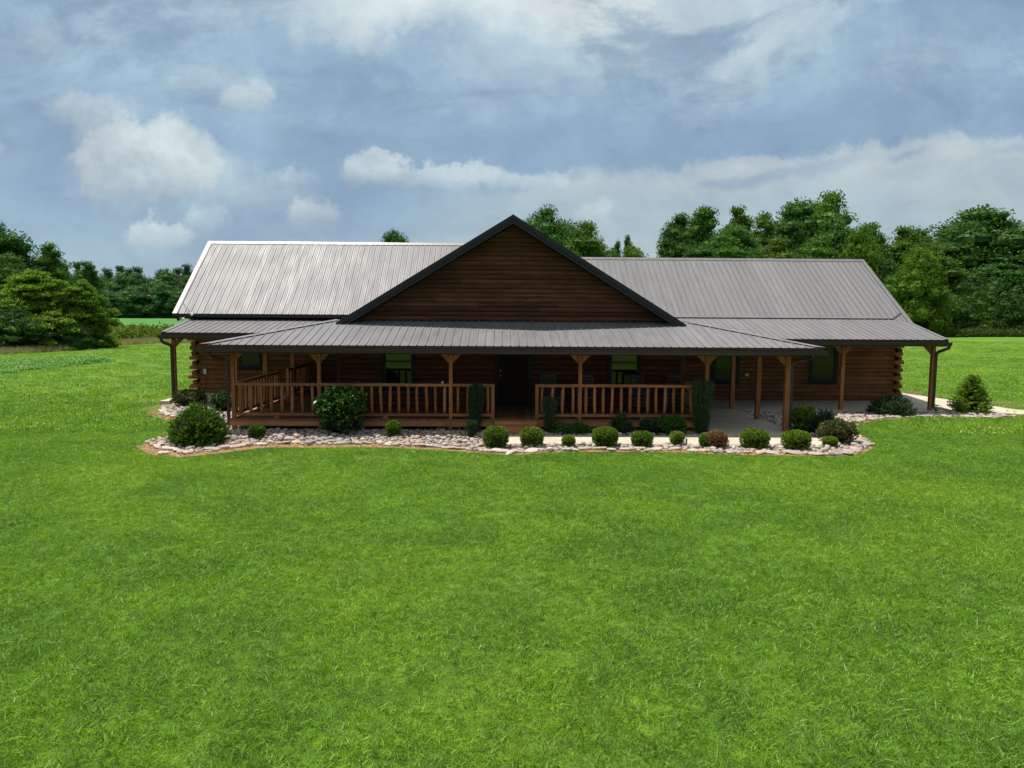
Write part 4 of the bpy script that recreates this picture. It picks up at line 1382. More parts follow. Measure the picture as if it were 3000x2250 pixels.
# --- small fittings on the house
bx = MB().box(-11.49, -11.37, LWY - 0.13, LWY - 0.052, 0.90, 1.10).build('utility_box', MT['box'], house)
MB().tube([(-11.43, LWY - 0.07, 0.90), (-11.42, LWY - 0.06, 0.55), (-11.47, LWY - 0.06, 0.28), (-11.55, LWY - 0.06, 0.18)], 0.010, 6).build('conduit', MT['cable'], bx)
MB().box(9.29, 9.42, RWY - 0.115, RWY - 0.05, 1.00, 1.10).build('outlet_cover', MT['box'], house)
fl = MB().box(-11.96, -11.86, 27.62, 27.74, 3.07, 3.10).build('floodlight', MT['cable'], house)
for dx, mt in ((-0.10, 'cable'), (0.04, 'white')):
    MB().tube([(-11.91 + dx, 27.70, 3.06), (-11.91 + dx, 27.60, 3.03), (-11.91 + dx, 27.53, 3.01)], [0.03, 0.05, 0.062], 10).build('lamp_head', MT[mt], fl)
an = MB().tube([(-11.98, 27.95, 3.60), (-11.72, 27.75, 3.36), (-11.55, 27.68, 3.22)], 0.012, 6).build('antenna', MT['cable'], house)
MB().tube([(-11.60, 27.69, 3.26), (-11.54, 27.66, 3.17)], 0.045, 10).build('base_cap', MT['white'], an)

# ------------------------------------------------------------------ rocking chairs on the porch
def chair_parts():
    def lathe(pts, r):
        return MB().tube(pts, r, 7)
    P = []
    for s in (-1, 1):
        P.append(('back_post', lathe([(s * 0.235, 0.16, 0.13), (s * 0.235, 0.20, 0.44), (s * 0.225, 0.31, 0.80), (s * 0.215, 0.40, 1.10)], [0.019, 0.023, 0.021, 0.015])))
        P.append(('front_leg', lathe([(s * 0.275, -0.24, 0.10), (s * 0.275, -0.25, 0.30), (s * 0.27, -0.25, 0.62)], [0.018, 0.025, 0.019])))
        P.append(('arm', MB().box(s * 0.28 - 0.05, s * 0.28 + 0.05, -0.33, 0.24, 0.62, 0.645)))
        m = MB()
        pts = [(s * 0.26, y, 0.03 + 0.11 * ((y + 0.02) / 0.5) ** 2 * 0.75) for y in np.linspace(-0.42, 0.55, 9)]
        m.tube(pts, 0.02, 6)
        P.append(('rocker', m))
    P.append(('seat', MB().box(-0.275, 0.275, -0.27, 0.20, 0.405, 0.435)))
    for i in range(7):
        x = -0.165 + i * 0.055
        P.append(('slat', MB().box(x - 0.013, x + 0.013, 0.0, 0.0, 0, 0)))
    out = []
    for nme, m in P:
        if nme == 'slat':
            x = (min(v[0] for v in m.v) + max(v[0] for v in m.v)) / 2
            m = MB().tube([(x, 0.215, 0.50), (x, 0.29, 0.76), (x, 0.352, 0.94)], 0.011, 6)
        out.append((nme, m))
    out.append(('crest_rail', MB().tube([(-0.21, 0.365, 1.02), (-0.1, 0.385, 1.03), (0.1, 0.385, 1.03), (0.21, 0.365, 1.02)], [0.034, 0.040, 0.040, 0.034], 8)))
    out.append(('back_rail', MB().tube([(-0.215, 0.345, 0.945), (0.215, 0.345, 0.945)], 0.02, 7)))
    out.append(('back_rail', MB().tube([(-0.225, 0.21, 0.50), (0.225, 0.21, 0.50)], 0.02, 7)))
    for zz in (0.20, 0.30):
        out.append(('stretcher', MB().tube([(-0.27, -0.245, zz), (0.27, -0.245, zz)], 0.012, 6)))
    return out


CHAIRS = [((1.52, 21.98), 0.10, 'dark wooden rocking chair just right of the front door'),
          ((2.62, 22.05), -0.06, 'dark wooden rocking chair half hidden by the post between steps and window'),
          ((4.20, 21.98), 0.05, 'dark wooden rocking chair in front of the right porch window'),
          ((5.33, 22.0), -0.12, 'dark wooden rocking chair at the right end of the porch behind the tall yew')]
first = None
for (cx, cy), rz, lab in CHAIRS:
    if first is None:
        first = empty('rocking_chair', (cx, cy, DZ + 0.002), lab, 'chair', 'rocking chairs on the front porch')
        for nme, m in chair_parts():
            vs_ = [(x + cx, y + cy, z + DZ + 0.002) for x, y, z in m.v]
            mm = MB()
            mm.add(vs_, m.f)
            mm.build(nme, MT['chair'], first, origin=(cx, cy, DZ + 0.002), smooth=False)
        first.rotation_euler = (0, 0, rz)
    else:
        c = first.copy()
        col.objects.link(c)
        c.location = (cx, cy, DZ + 0.002)
        c.rotation_euler = (0, 0, rz)
        c['label'] = lab
        for ch in list(first.children):
            q = ch.copy()
            col.objects.link(q)
            q.parent = c

# ------------------------------------------------------------------ foliage tools


def unit(a):
    return a / np.maximum(np.linalg.norm(a, axis=1, keepdims=True), 1e-9)


def leaf_cards(P, D, L, W, rng, lift=0.18):
    """one pointed four-sided leaf per row, base at P along D"""
    n = len(P)
    rv = rng.normal(size=(n, 3))
    S = unit(np.cross(D, rv))
    N = np.cross(S, D)
    L = np.broadcast_to(np.asarray(L, float), (n,))[:, None]
    W = np.broadcast_to(np.asarray(W, float), (n,))[:, None]
    tip = P + D * L - N * L * lift * 0.5
    mid = P + D * L * 0.45 + N * L * lift * 0.25
    V = np.stack([P, mid + S * W * 0.5, tip, mid - S * W * 0.5], 1).reshape(-1, 3)
    F = np.arange(n * 4).reshape(n, 4)
    return V, F


def sphere_dirs(n, rng):
    return unit(rng.normal(size=(n, 3)))


def heart_mesh():
    V, F = [], []
    n, m_ = 7, 5
    for i in range(m_ + 1):
        th = pi * (0.04 + 0.92 * i / m_)
        for j in range(n):
            V.append((sin(th) * cos(2 * pi * j / n), sin(th) * sin(2 * pi * j / n), cos(th)))
    for i in range(m_):
        for j in range(n):
            F.append((i * n + j, i * n + (j + 1) % n, (i + 1) * n + (j + 1) % n, (i + 1) * n + j))
    # split every face into an island of its own so that each takes its own leaf tone
    V = np.array(V)
    F = np.array(F)
    return V[F].reshape(-1, 3), np.arange(F.size).reshape(-1, 4)


HEART = heart_mesh()


def tree_mesh(seed, rx, h, z0, prof, lobes, n, leaf, mat, lobe_r=(0.26, 0.44), droop=0.0, rough=0.0, flat=0.72):
    """crown and trunk meshes of one tree: leaf cards gathered in lobes at the limb ends"""
    rng = np.random.default_rng(seed)
    # lobe centres inside the crown's profile
    C, Rl = [], []
    tries = 0
    while len(C) < lobes and tries < 9000:
        tries += 1
        t = rng.uniform(0, 1) ** 0.85
        rad = prof(t) * rx
        a = rng.uniform(0, 2 * pi)
        rad *= 1 + rough * sin(3 * a + seed) * cos(5 * t + seed)
        rr = rad * sqrt(rng.uniform(0.12, 1.0))
        r = rng.uniform(*lobe_r) * rx * (0.75 + 0.5 * min(1, prof(t))) * rng.uniform(0.8, 1.2)
        c = np.array([cos(a) * max(rr - r * 0.55, 0), sin(a) * max(rr - r * 0.55, 0), z0 + t * (h - z0) - r * 0.35])
        if all(np.linalg.norm((c - q) * np.array([1, 1, 1.25])) > 0.62 * (r + w) * 0.62 for q, w in zip(C, Rl)):
            C.append(c)
            Rl.append(r)
    C = np.array(C)
    Rl = np.array(Rl)
    w = Rl ** 2
    cnt = rng.multinomial(n, w / w.sum())
    idx = np.repeat(np.arange(len(C)), cnt)
    m = len(idx)
    d = sphere_dirs(m, rng)
    d[:, 2] = np.where(d[:, 2] < -0.15, d[:, 2] * -0.55, d[:, 2])
    d = unit(d)
    rad = Rl[idx] * (1.16 - 0.60 * rng.random(m) ** 1.5)
    sq = np.array([1, 1, flat])
    P = C[idx] + d * rad[:, None] * sq
    axis = unit(d * 0.9 + rng.normal(size=(m, 3)) * 0.55 + np.array([0, 0, 0.15 - droop]))
    s = leaf * rng.uniform(0.65, 1.35, m)
    V, F = leaf_cards(P - axis * (s * 0.5)[:, None], axis, s, s * rng.uniform(0.55, 0.8, m), rng)
    # a ragged opaque heart in every lobe, so that no sky shows through the middle of a clump
    HV, HF = HEART
    Vc, Fc, off = [V], [F], len(V)
    for q, r in zip(C, Rl):
        hv = HV * (r * 0.62 * rng.uniform(0.8, 1.15, (len(HV), 1))) * sq + q
        Vc.append(hv)
        Fc.append(HF + off)
        off += len(hv)
    crown = mesh_np('crown', np.concatenate(Vc), np.concatenate(Fc), mat)
    # trunk and limbs
    mb = MB()
    tr = 0.028 * h
    bend = rng.normal(size=2) * 0.03 * h
    pts = [(bend[0] * t * t, bend[1] * t * t, -0.3 + t * (h * 0.82)) for t in np.linspace(0, 1, 7)]
    mb.tube(pts, [tr * (1 - 0.82 * t) * (1.35 if t == 0 else 1) for t in np.linspace(0, 1, 7)], 8)
    order = rng.permutation(len(C))[: min(22, len(C))]
    for i in order:
        c = C[i]
        zt = max(0.12 * h, min(c[2] - 0.25 * np.hypot(c[0], c[1]) - 0.3, h * 0.72))
        t = (zt + 0.3) / (h * 0.82)
        b0 = np.array([bend[0] * t * t, bend[1] * t * t, zt])
        mid = b0 * 0.5 + c * 0.5 + np.array([0, 0, -0.04 * h])
        r0 = tr * 0.42 * (1 - 0.6 * t)
        mb.tube([b0, mid, c], [r0, r0 * 0.6, r0 * 0.2], 5, False)
    trunk = bpy.data.meshes.new('trunk')
    trunk.from_pydata(mb.v, [], mb.f)
    trunk.materials.append(MT['bark'])
    return crown, trunk


def p_round(t):
    return sqrt(max(0.0, 1 - (2 * t - 0.92) ** 2 * 0.92)) if t < 0.99 else 0.2


def p_oval(t):
    return max(0.10, sin(pi * min(1, (0.16 + 0.84 * t))) ** 0.75)


def p_cone(t):
    return max(0.07, (1 - t) ** 0.85 * (0.55 + 0.45 * min(1, t * 5)))


def p_bush(t):
    return max(0.12, sqrt(max(0, 1 - t * t)) * (0.80 + 0.2 * min(1, t * 4)))


def p_full(t):
    return max(0.30, (0.74 + 0.26 * sin(pi * min(1, t * 1.1))) * (1 if t < 0.55 else 1 - ((t - 0.55) / 0.45) ** 2 * 0.62))


def p_pine(t):
    return max(0.22, (0.85 if t < 0.5 else 0.85 - (t - 0.5) * 1.2))


def p_tall(t):
    return max(0.16, (0.55 + 0.45 * sin(pi * min(1, t * 1.15))) * (1 if t < 0.7 else (1 - ((t - 0.7) / 0.3) ** 2 * 0.8)))


# prototypes are built at unit crown half-width 1 and height 4 (or as noted) and scaled per tree
KINDS = {
    'oak': [tree_mesh(k, 2.2, 6.0, 0.7, p_round, 80, 21000, 0.105, MT['leaf_dark'], (0.22, 0.36)) for k in (1, 2)],
    'gum': [tree_mesh(k, 1.7, 6.0, 0.5, p_full, 74, 17000, 0.100, MT['leaf_mid'], (0.24, 0.40), 0.0, 0.14) for k in (3, 4, 5)],
    'olive': [tree_mesh(k, 1.7, 6.0, 0.6, p_full, 64, 13000, 0.102, MT['leaf_olive'], (0.22, 0.36), 0.0, 0.18) for k in (6, 7)],
    'dark': [tree_mesh(k, 1.7, 6.0, 0.5, p_full, 76, 17000, 0.100, MT['leaf_dark'], (0.24, 0.40), 0.0, 0.14) for k in (8, 9)],
    'light': [tree_mesh(k, 2.0, 4.0, 0.2, p_bush, 62, 13500, 0.096, MT['leaf_light'], (0.22, 0.36), 0.15) for k in (10, 11)],
    'sapling': [tree_mesh(k, 3.6, 5.6, 0.1, p_bush, 120, 28000, 0.145, MT['leaf_sapling'], (0.12, 0.21), 0.30, 0.34, 0.46) for k in (12, 13)],
    'thicket': [tree_mesh(k, 2.4, 3.6, 0.0, p_bush, 60, 12500, 0.108, MT['leaf_dark'], (0.22, 0.36)) for k in (14, 15)],
    'far': [tree_mesh(k, 2.4, 6.0, -0.1, p_round, 56, 6000, 0.19, MT['leaf_far'], (0.26, 0.42)) for k in (16, 17, 18)],
    'pine': [tree_mesh(k, 1.5, 6.0, 0.4, p_pine, 54, 5000, 0.17, MT['leaf_pine'], (0.26, 0.42)) for k in (19, 20)],
}
BASE = {'oak': (2.2, 6.0), 'gum': (1.7, 6.0), 'olive': (1.7, 6.0), 'dark': (1.7, 6.0), 'light': (2.0, 4.0), 'sapling': (3.6, 5.6), 'thicket': (2.4, 3.6), 'far': (2.4, 6.0), 'pine': (1.5, 6.0)}
CATS = {'thicket': 'shrub'}


def tree(kind, x, y, h, hw, label, group=None, v=None, name=None):
    protos = KINDS[kind]
    crown, trunk = protos[v if v is not None else rnd.randrange(len(protos))]
    bw, bh = BASE[kind]
    z = float(ground_z(x, y))
    nm = name or {'pine': 'pine_tree', 'oak': 'oak_tree', 'thicket': 'thicket_shrub', 'sapling': 'bushy_tree', 'light': 'young_tree', 'far': 'woodland_tree', 'gum': 'gum_tree', 'olive': 'olive_green_tree', 'dark': 'dark_tree'}[kind]
    o = empty(nm, (x, y, z), label, 'shrub' if kind == 'thicket' else 'tree', group)
    o.rotation_euler = (0, 0, rnd.uniform(0, 6.28))
    o.scale = (hw / bw, hw / bw, h / bh)
    for nme, me in (('trunk', trunk), ('crown', crown)):
        c = bpy.data.objects.new(nme, me)
        col.objects.link(c)
        c.parent = o
    return o


GR = 'trees of the wood on the right'
GL = 'trees at the left edge of the lawn'
D = 1.22


def rt_tree(kind, x, y, h, hw, label, v=None, name=None):
    tree(kind, x * D, y * D, 3.3 + (h - 3.3) * D, hw * D * (1.5 if y > 104 else 1.25), label, GR, v, name)


# behind the gable
rt_tree('oak', 7.4, 118, 20.3, 4.2, 'round crowned dark tree rising just right of the gable peak', 0)
rt_tree('gum', 12.6, 112, 17.2, 3.0, 'green tree stepping down right of the gable peak', 1)
rt_tree('gum', 17.6, 118, 13.6, 2.6, 'low tree at the foot of the clump right of the gable', 2)
rt_tree('gum', 15.4, 120, 14.9, 2.9, 'tree in the middle of the clump right of the gable', 0)
rt_tree('oak', -18.0, 125, 17.2, 2.7, 'single tree top showing above the bright left roof ridge', 1)
rt_tree('light', 21.9, 122, 15.0, 2.6, 'small bright tree standing alone above the right roof ridge', 0)
rt_tree('dark', 21.7, 126, 17.0, 1.0, 'thin dark spire above the small bright tree', 0)
rt_tree('dark', 19.5, 124, 15.7, 0.9, 'thin dark spire left of the small bright tree', 1)
# the wood
rt_tree('dark', 28.2, 118, 19.6, 2.7, 'narrow dark tree at the left end of the wood', 0)
rt_tree('gum', 31.9, 116, 20.2, 3.2, 'full green tree second from the left end of the wood', 0)
rt_tree('olive', 38.7, 121, 20.9, 2.8, 'thin olive tree near the left of the wood', 0)
rt_tree('olive', 42.2, 118, 19.7, 2.5, 'thin olive tree beside the big dark pair', 1)
rt_tree('dark', 47.4, 118, 21.8, 4.0, 'broad dark tree, left of the tallest pair', 1)
rt_tree('gum', 54.6, 124, 23.9, 4.3, 'tallest tree of the wood', 1)
rt_tree('light', 51.9, 106, 16.3, 2.8, 'yellow green tree below the tallest tree', 1)
rt_tree('dark', 59.4, 118, 18.5, 2.5, 'pointed dark tree right of the tallest tree', 0)
rt_tree('olive', 65.6, 120, 17.8, 3.6, 'olive tree above the end of the right roof', 0)
rt_tree('dark', 72.6, 128, 18.6, 2.8, 'dark tree tucked left of the huge round tree', 1)
rt_tree('oak', 75.4, 116, 20.6, 7.0, 'huge round crowned tree at the right of the wood', 1)
rt_tree('oak', 82.0, 112, 16.2, 3.8, 'round tree cut by the right edge of the picture', 0)
rt_tree('light', 57.4, 100, 12.9, 3.3, 'light green tree in front of the wood beside the roof end', 0)
for (kind, x, y, h, hw, lab) in (
        ('thicket', 55.1, 105, 11.4, 3.6, 'dark bushy growth just right of the end of the right roof ridge'),
        ('thicket', 66.5, 103, 9.0, 4.0, 'dark undergrowth left of the trunk of the huge round tree'),
        ('dark', 71.0, 106, 11.2, 4.2, 'dark mid-height tree in front of the huge round tree'),
        ('thicket', 69.0, 102.5, 8.6, 4.0, 'dark undergrowth directly below the huge round tree'),
        ('thicket', 53.0, 103, 7.6, 3.6, 'dark undergrowth hidden partly by the right roof verge'),
        ('light', 60.5, 101, 7.4, 3.0, 'light green low tree just above the right porch roof corner'),
        ('gum', 32.5, 108, 15.1, 3.4, 'mid green tree in front of the full green tree at the left of the wood'),
        ('dark', 28.6, 106, 13.3, 3.0, 'low dark tree at the very left foot of the wood, on the roof ridge'),
        ('olive', 40.6, 108, 14.6, 3.2, 'low olive tree in front of the two thin olive trees'),
        ('gum', 46.6, 108, 14.9, 3.3, 'mid green tree in front of the broad dark tree'),
        ('dark', 36.4, 112, 17.0, 3.0, 'dark tree filling the gap between the full green and the first olive tree'),
        ('gum', 62.4, 108, 14.0, 3.6, 'mid green tree behind the light green tree by the roof end'),
        ('dark', 67.5, 110, 14.6, 3.8, 'dark tree between the olive tree and the huge round tree'),
        ('dark', 77.2, 106, 13.0, 3.4, 'dark tree in front of the right shoulder of the huge round tree'),
        ('light', 73.0, 100.6, 5.6, 2.6, 'light green low tree at the foot of the wood near the right picture edge'),
        ('light', 66.0, 101, 5.6, 2.6, 'light green bush tree at the foot of the wood above the porch corner'),
        ('thicket', 74.6, 104, 8.8, 4.0, 'dark undergrowth at the right picture edge'),
        ('thicket', 70.5, 101.5, 6.4, 3.2, 'low dark undergrowth at the lawn edge left of the arborvitae top'),
        ('thicket', 72.4, 101.2, 6.0, 3.2, 'low dark undergrowth at the lawn edge right of the arborvitae'),
        ('thicket', 63.2, 101.5, 6.2, 3.2, 'low dark undergrowth at the lawn edge beside the porch gutter corner'),
        ('gum', 80.0, 110, 14.6, 3.2, 'mid green tree right of the huge round tree'),
        ('thicket', 58.0, 103, 8.0, 3.4, 'dark undergrowth between roof verge and light green tree'),
        ('light', 54.6, 101, 9.2, 2.6, 'light green low tree peeking over the right roof verge'),
        ('dark', 44.6, 114, 18.0, 3.0, 'dark tree filling the gap between olive tree and broad dark tree'),
        ('gum', 35.0, 110, 16.6, 3.0, 'green tree between the full green and the first thin olive tree'),
        ('dark', 50.6, 112, 18.6, 3.2, 'dark tree joining the broad dark tree to the tallest tree')):
    rt_tree(kind, x, y, h, hw, lab)
# left
tree('oak', -70.5, 104, 15.7, 5.6, 'tall dark tree at the far left edge of the picture', GL, 0)
tree('gum', -64.0, 106, 12.8, 3.2, 'lower dark tree right of the tall tree at far left', GL, 1)
tree('oak', -66.0, 100, 11.0, 4.0, 'dark tree in front of the tall tree at far left', GL, 1)
tree('dark', -61.0, 110, 10.8, 2.6, 'small dark tree where the left clump meets the distant wood', GL, 0)
tree('sapling', -39.6, 63, 6.7, 4.6, 'large spreading light green tree by the weedy strip, tallest of the three', GL, 0)
tree('sapling', -36.6, 65, 6.0, 2.9, 'spreading light green tree nearest the house, right of the three', GL, 1)
tree('sapling', -44.5, 61, 6.2, 4.2, 'spreading light green tree leftmost of the three by the weedy strip', GL, 1)
tree('thicket', -39.0, 59.5, 3.4, 3.2, 'dark undergrowth at the foot of the spreading trees, left part', GL, 0)
tree('thicket', -36.4, 62.8, 2.6, 2.0, 'dark undergrowth at the foot of the spreading trees, right part', GL, 1)
tree('thicket', -41.2, 57.5, 3.2, 3.0, 'dark undergrowth at the left picture edge below the trees', GL, 1)
# distant wood across the field
rf = random.Random(5)
for i in range(17):
    x = -262 + i * 7.6 + rf.uniform(-1.5, 1.5)
    tree('pine', x, 372 + rf.uniform(-6, 10), rf.uniform(24.0, 27.5), rf.uniform(6.2, 8.0), 'tall dark pine in the back row of the distant wood', 'pines of the distant wood', i % 2)
for i in range(15):
    x = -250 + i * 8.2 + rf.uniform(-1.5, 1.5)
    tree('far', x, 356 + rf.uniform(-4, 4), rf.uniform(20.0, 24.5), rf.uniform(7.0, 9.0), 'round tree in the middle of the distant wood', 'broadleaf trees of the distant wood', i % 3)
for i in range(15):
    x = -240 + i * 7.6 + rf.uniform(-2, 2)
    tree('far', x, 342 + rf.uniform(-3, 3), rf.uniform(10.5, 17.5), rf.uniform(6.0, 8.4), 'lower round tree along the near edge of the distant wood', 'edge trees of the distant wood', (i + 1) % 3)

# ------------------------------------------------------------------ garden shrubs


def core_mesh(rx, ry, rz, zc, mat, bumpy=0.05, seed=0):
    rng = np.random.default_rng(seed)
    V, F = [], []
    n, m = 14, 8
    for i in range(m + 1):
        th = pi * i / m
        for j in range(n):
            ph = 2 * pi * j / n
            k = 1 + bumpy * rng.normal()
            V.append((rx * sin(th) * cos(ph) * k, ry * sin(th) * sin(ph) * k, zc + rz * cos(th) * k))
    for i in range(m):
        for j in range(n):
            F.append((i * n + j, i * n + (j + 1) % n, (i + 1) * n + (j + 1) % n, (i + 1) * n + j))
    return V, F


def shrub_obj(name, label, cat, x, y, V, F, mat, group=None, stems=None, core=None, core_mat=None):
    z = 0.02
    o = empty(name, (x, y, z), label, cat, group)
    place('foliage', mesh_np('foliage', V, F, MT[mat]), o, (x, y, z))
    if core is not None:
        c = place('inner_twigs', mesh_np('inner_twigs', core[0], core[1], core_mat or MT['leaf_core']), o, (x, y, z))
    mb = MB()
    for s in (stems or [(0, 0, 0.25, 0.02)]):
        mb.tube([(s[0] * 0.4 + x, s[1] * 0.4 + y, z - 0.04), (s[0] + x, s[1] + y, z + s[2])], [s[3], s[3] * 0.6], 6)
    mb.build('stem', MT['bark'], o)
    return o


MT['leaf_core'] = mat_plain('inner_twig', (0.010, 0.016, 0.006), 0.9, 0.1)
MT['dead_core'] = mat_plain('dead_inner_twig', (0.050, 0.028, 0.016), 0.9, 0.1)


def ball(label, x, y, w, h, mat='topiary', n=4600, seed=0, leaf=0.036, side=None):
    """clipped globe: flat-based ball of small leaves round a dark core"""
    rng = np.random.default_rng(seed)
    d = sphere_dirs(n, rng)
    d[:, 2] = np.abs(d[:, 2]) * np.where(rng.random(n) < 0.80, 1, -0.75)
    d = unit(d)
    pw = 0.80
    shape = np.sign(d) * np.abs(d) ** pw            # slightly squared, as clipped shrubs are
    lump = 1 + 0.05 * np.sin(d[:, 0] * 7 + seed) * np.cos(d[:, 1] * 6 + seed * 2) + 0.035 * rng.normal(size=n)
    P = shape * lump[:, None] * np.array([w / 2, w / 2, h / 2]) * 0.97
    P[:, 2] += h / 2
    P = P[P[:, 2] > 0.01]
    d2 = unit(P - np.array([0, 0, h * 0.35]))
    ax = unit(d2 + rng.normal(size=P.shape) * 0.65)
    s = leaf * rng.uniform(0.7, 1.5, len(P))
    V, F = leaf_cards(P - ax * (s * 0.5)[:, None], ax, s, s * 0.55, rng)
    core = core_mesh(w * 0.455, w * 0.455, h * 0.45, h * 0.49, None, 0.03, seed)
    return shrub_obj('clipped_shrub', label, 'shrub', x, y, V, F, mat, 'clipped round shrubs along the walkway', core=core, core_mat=MT['dead_core'] if mat == 'topiary_dead' else None)


ball('large clipped round shrub left of the front steps, first of the walkway row', -0.10, 17.68, 0.62, 0.54, seed=1)
ball('large clipped round shrub in front of the steps, second of the walkway row', 0.79, 17.83, 0.58, 0.50, seed=2)
ball('tiny bright clipped shrub between two large ones right of the steps', 1.70, 17.85, 0.34, 0.29, 'topiary_light', 1900, 3, 0.028)
ball('large light green clipped shrub in front of the wispy dark shrub', 2.61, 17.87, 0.64, 0.50, seed=4)
ball('medium clipped shrub left of the small one near the tall right yew', 3.53, 17.89, 0.52, 0.40, 'topiary', 3800, 5)
ball('small bright clipped shrub left of the dead brown one', 4.45, 18.09, 0.37, 0.37, 'topiary_light', 2200, 6, 0.028)
ball('small green round shrub touching the dead brown one', 5.14, 17.88, 0.36, 0.35, 'topiary', 2400, 7)
ball('dead brown clipped shrub, the only brown one of the row', 5.36, 17.76, 0.48, 0.45, 'topiary_dead', 3600, 8)
ball('large dark clipped shrub left of the right porch corner post', 6.30, 17.75, 0.68, 0.49, seed=9)
ball('large dark clipped shrub in front of the right porch corner post', 7.28, 17.63, 0.66, 0.47, seed=10)
ball('small yellow green round shrub at the right end of the rock bed', 8.26, 17.93, 0.35, 0.28, 'topiary_light', 2000, 11, 0.030)
ball('small loose round shrub between the feathery bush and the big laurel', -6.32, 18.87, 0.42, 0.37, 'juniper', 2400, 12, 0.036)
ball('small upright green shrub right of the big laurel', -2.81, 19.21, 0.40, 0.46, 'topiary', 2600, 13, 0.036)


def spray_bush(name, label, x, y, w, h, mat, n_spray, per, seed, up=0.5, length=0.30, width=0.10, leaf=0.05, cone=False, cat='shrub', group=None, sq=1.0):
    """bush of feathery sprays: each spray is a flat fan of small leaves pointing outward"""
    rng = np.random.default_rng(seed)
    d = sphere_dirs(n_spray, rng)
    d[:, 2] = np.abs(d[:, 2])
    d = unit(d)
    if cone:
        t = rng.random(n_spray) ** 1.35
        a = rng.uniform(0, 2 * pi, n_spray)
        rr = (1 - t) ** 0.9 * (0.72 + 0.28 * np.minimum(1, t * 6)) * w / 2 * rng.uniform(0.55, 1.0, n_spray)
        P0 = np.stack([rr * np.cos(a), rr * np.sin(a), 0.04 * h + t * h * 0.93], 1)
        ax0 = unit(np.stack([np.cos(a), np.sin(a), np.full(n_spray, up)], 1) + rng.normal(size=(n_spray, 3)) * 0.25)
    else:
        rr = rng.uniform(0.45, 1.0, n_spray) ** 0.6
        sh = np.sign(d) * np.abs(d) ** sq
        P0 = sh * rr[:, None] * np.array([w / 2 - length * 0.35, w / 2 - length * 0.35, h - length * 0.35]) * 1.0
        P0[:, 2] = np.abs(P0[:, 2]) + 0.03
        ax0 = unit(d + np.array([0, 0, up]) + rng.normal(size=(n_spray, 3)) * 0.22)
    side = unit(np.cross(ax0, rng.normal(size=(n_spray, 3)) * 0.4 + np.array([0, 0, 1.0])))
    Ls = length * rng.uniform(0.6, 1.25, n_spray)
    idx = np.repeat(np.arange(n_spray), per)
    t = np.tile((np.arange(per) + 0.5) / per, n_spray)
    sg = np.tile(np.where(np.arange(per) % 2 == 0, 1.0, -1.0), n_spray)
    m = len(idx)
    P = P0[idx] + ax0[idx] * (Ls[idx] * (t - 0.4))[:, None]
    P[:, 2] -= 0.10 * Ls[idx] * t * t
    ax = unit(ax0[idx] * 0.8 + side[idx] * (sg * (1.05 - 0.6 * t))[:, None] * (width / 0.10) + rng.normal(size=(m, 3)) * 0.18)
    s = leaf * (1.25 - 0.5 * t) * rng.uniform(0.7, 1.3, m)
    V, F = leaf_cards(P, ax, s, s * 0.42, rng)
    V[:, 2] = np.maximum(V[:, 2], 0.0)
    if cone:
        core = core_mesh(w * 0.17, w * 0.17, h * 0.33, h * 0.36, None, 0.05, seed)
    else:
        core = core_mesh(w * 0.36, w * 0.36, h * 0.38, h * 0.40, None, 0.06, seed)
    return shrub_obj(name, label, cat, x, y, V, F, mat, group, [(0.08, 0, h * 0.4, 0.02), (-0.08, 0.05, h * 0.4, 0.02), (0, -0.06, h * 0.5, 0.02)], core)


spray_bush('juniper_bush', 'large feathery green bush at the left front corner of the rock bed', -7.49, 18.09, 1.40, 0.98, 'juniper', 900, 12, 21, 0.60, 0.44, 0.10, 0.105)
spray_bush('arborvitae', 'cone shaped young evergreen at the far right beside the path', 16.19, 24.67, 1.42, 1.30, 'conifer_light', 520, 12, 22, 0.55, 0.34, 0.10, 0.085, True, 'tree')
spray_bush('low_yew', 'wide low dark evergreen in front of the right wing', 13.09, 24.06, 1.58, 0.66, 'yew', 760, 12, 23, 0.45, 0.26, 0.10, 0.062)
spray_bush('wispy_shrub', 'wispy dark shrub under the right part of the porch railing', 3.35, 19.80, 0.74, 0.60, 'yew', 240, 12, 24, 0.7, 0.24, 0.08, 0.055)
spray_bush('right_yew', 'dark spreading yew behind the downspout at the right porch corner', 8.95, 19.85, 0.95, 0.68, 'yew', 420, 12, 25, 0.5, 0.28, 0.10, 0.065)


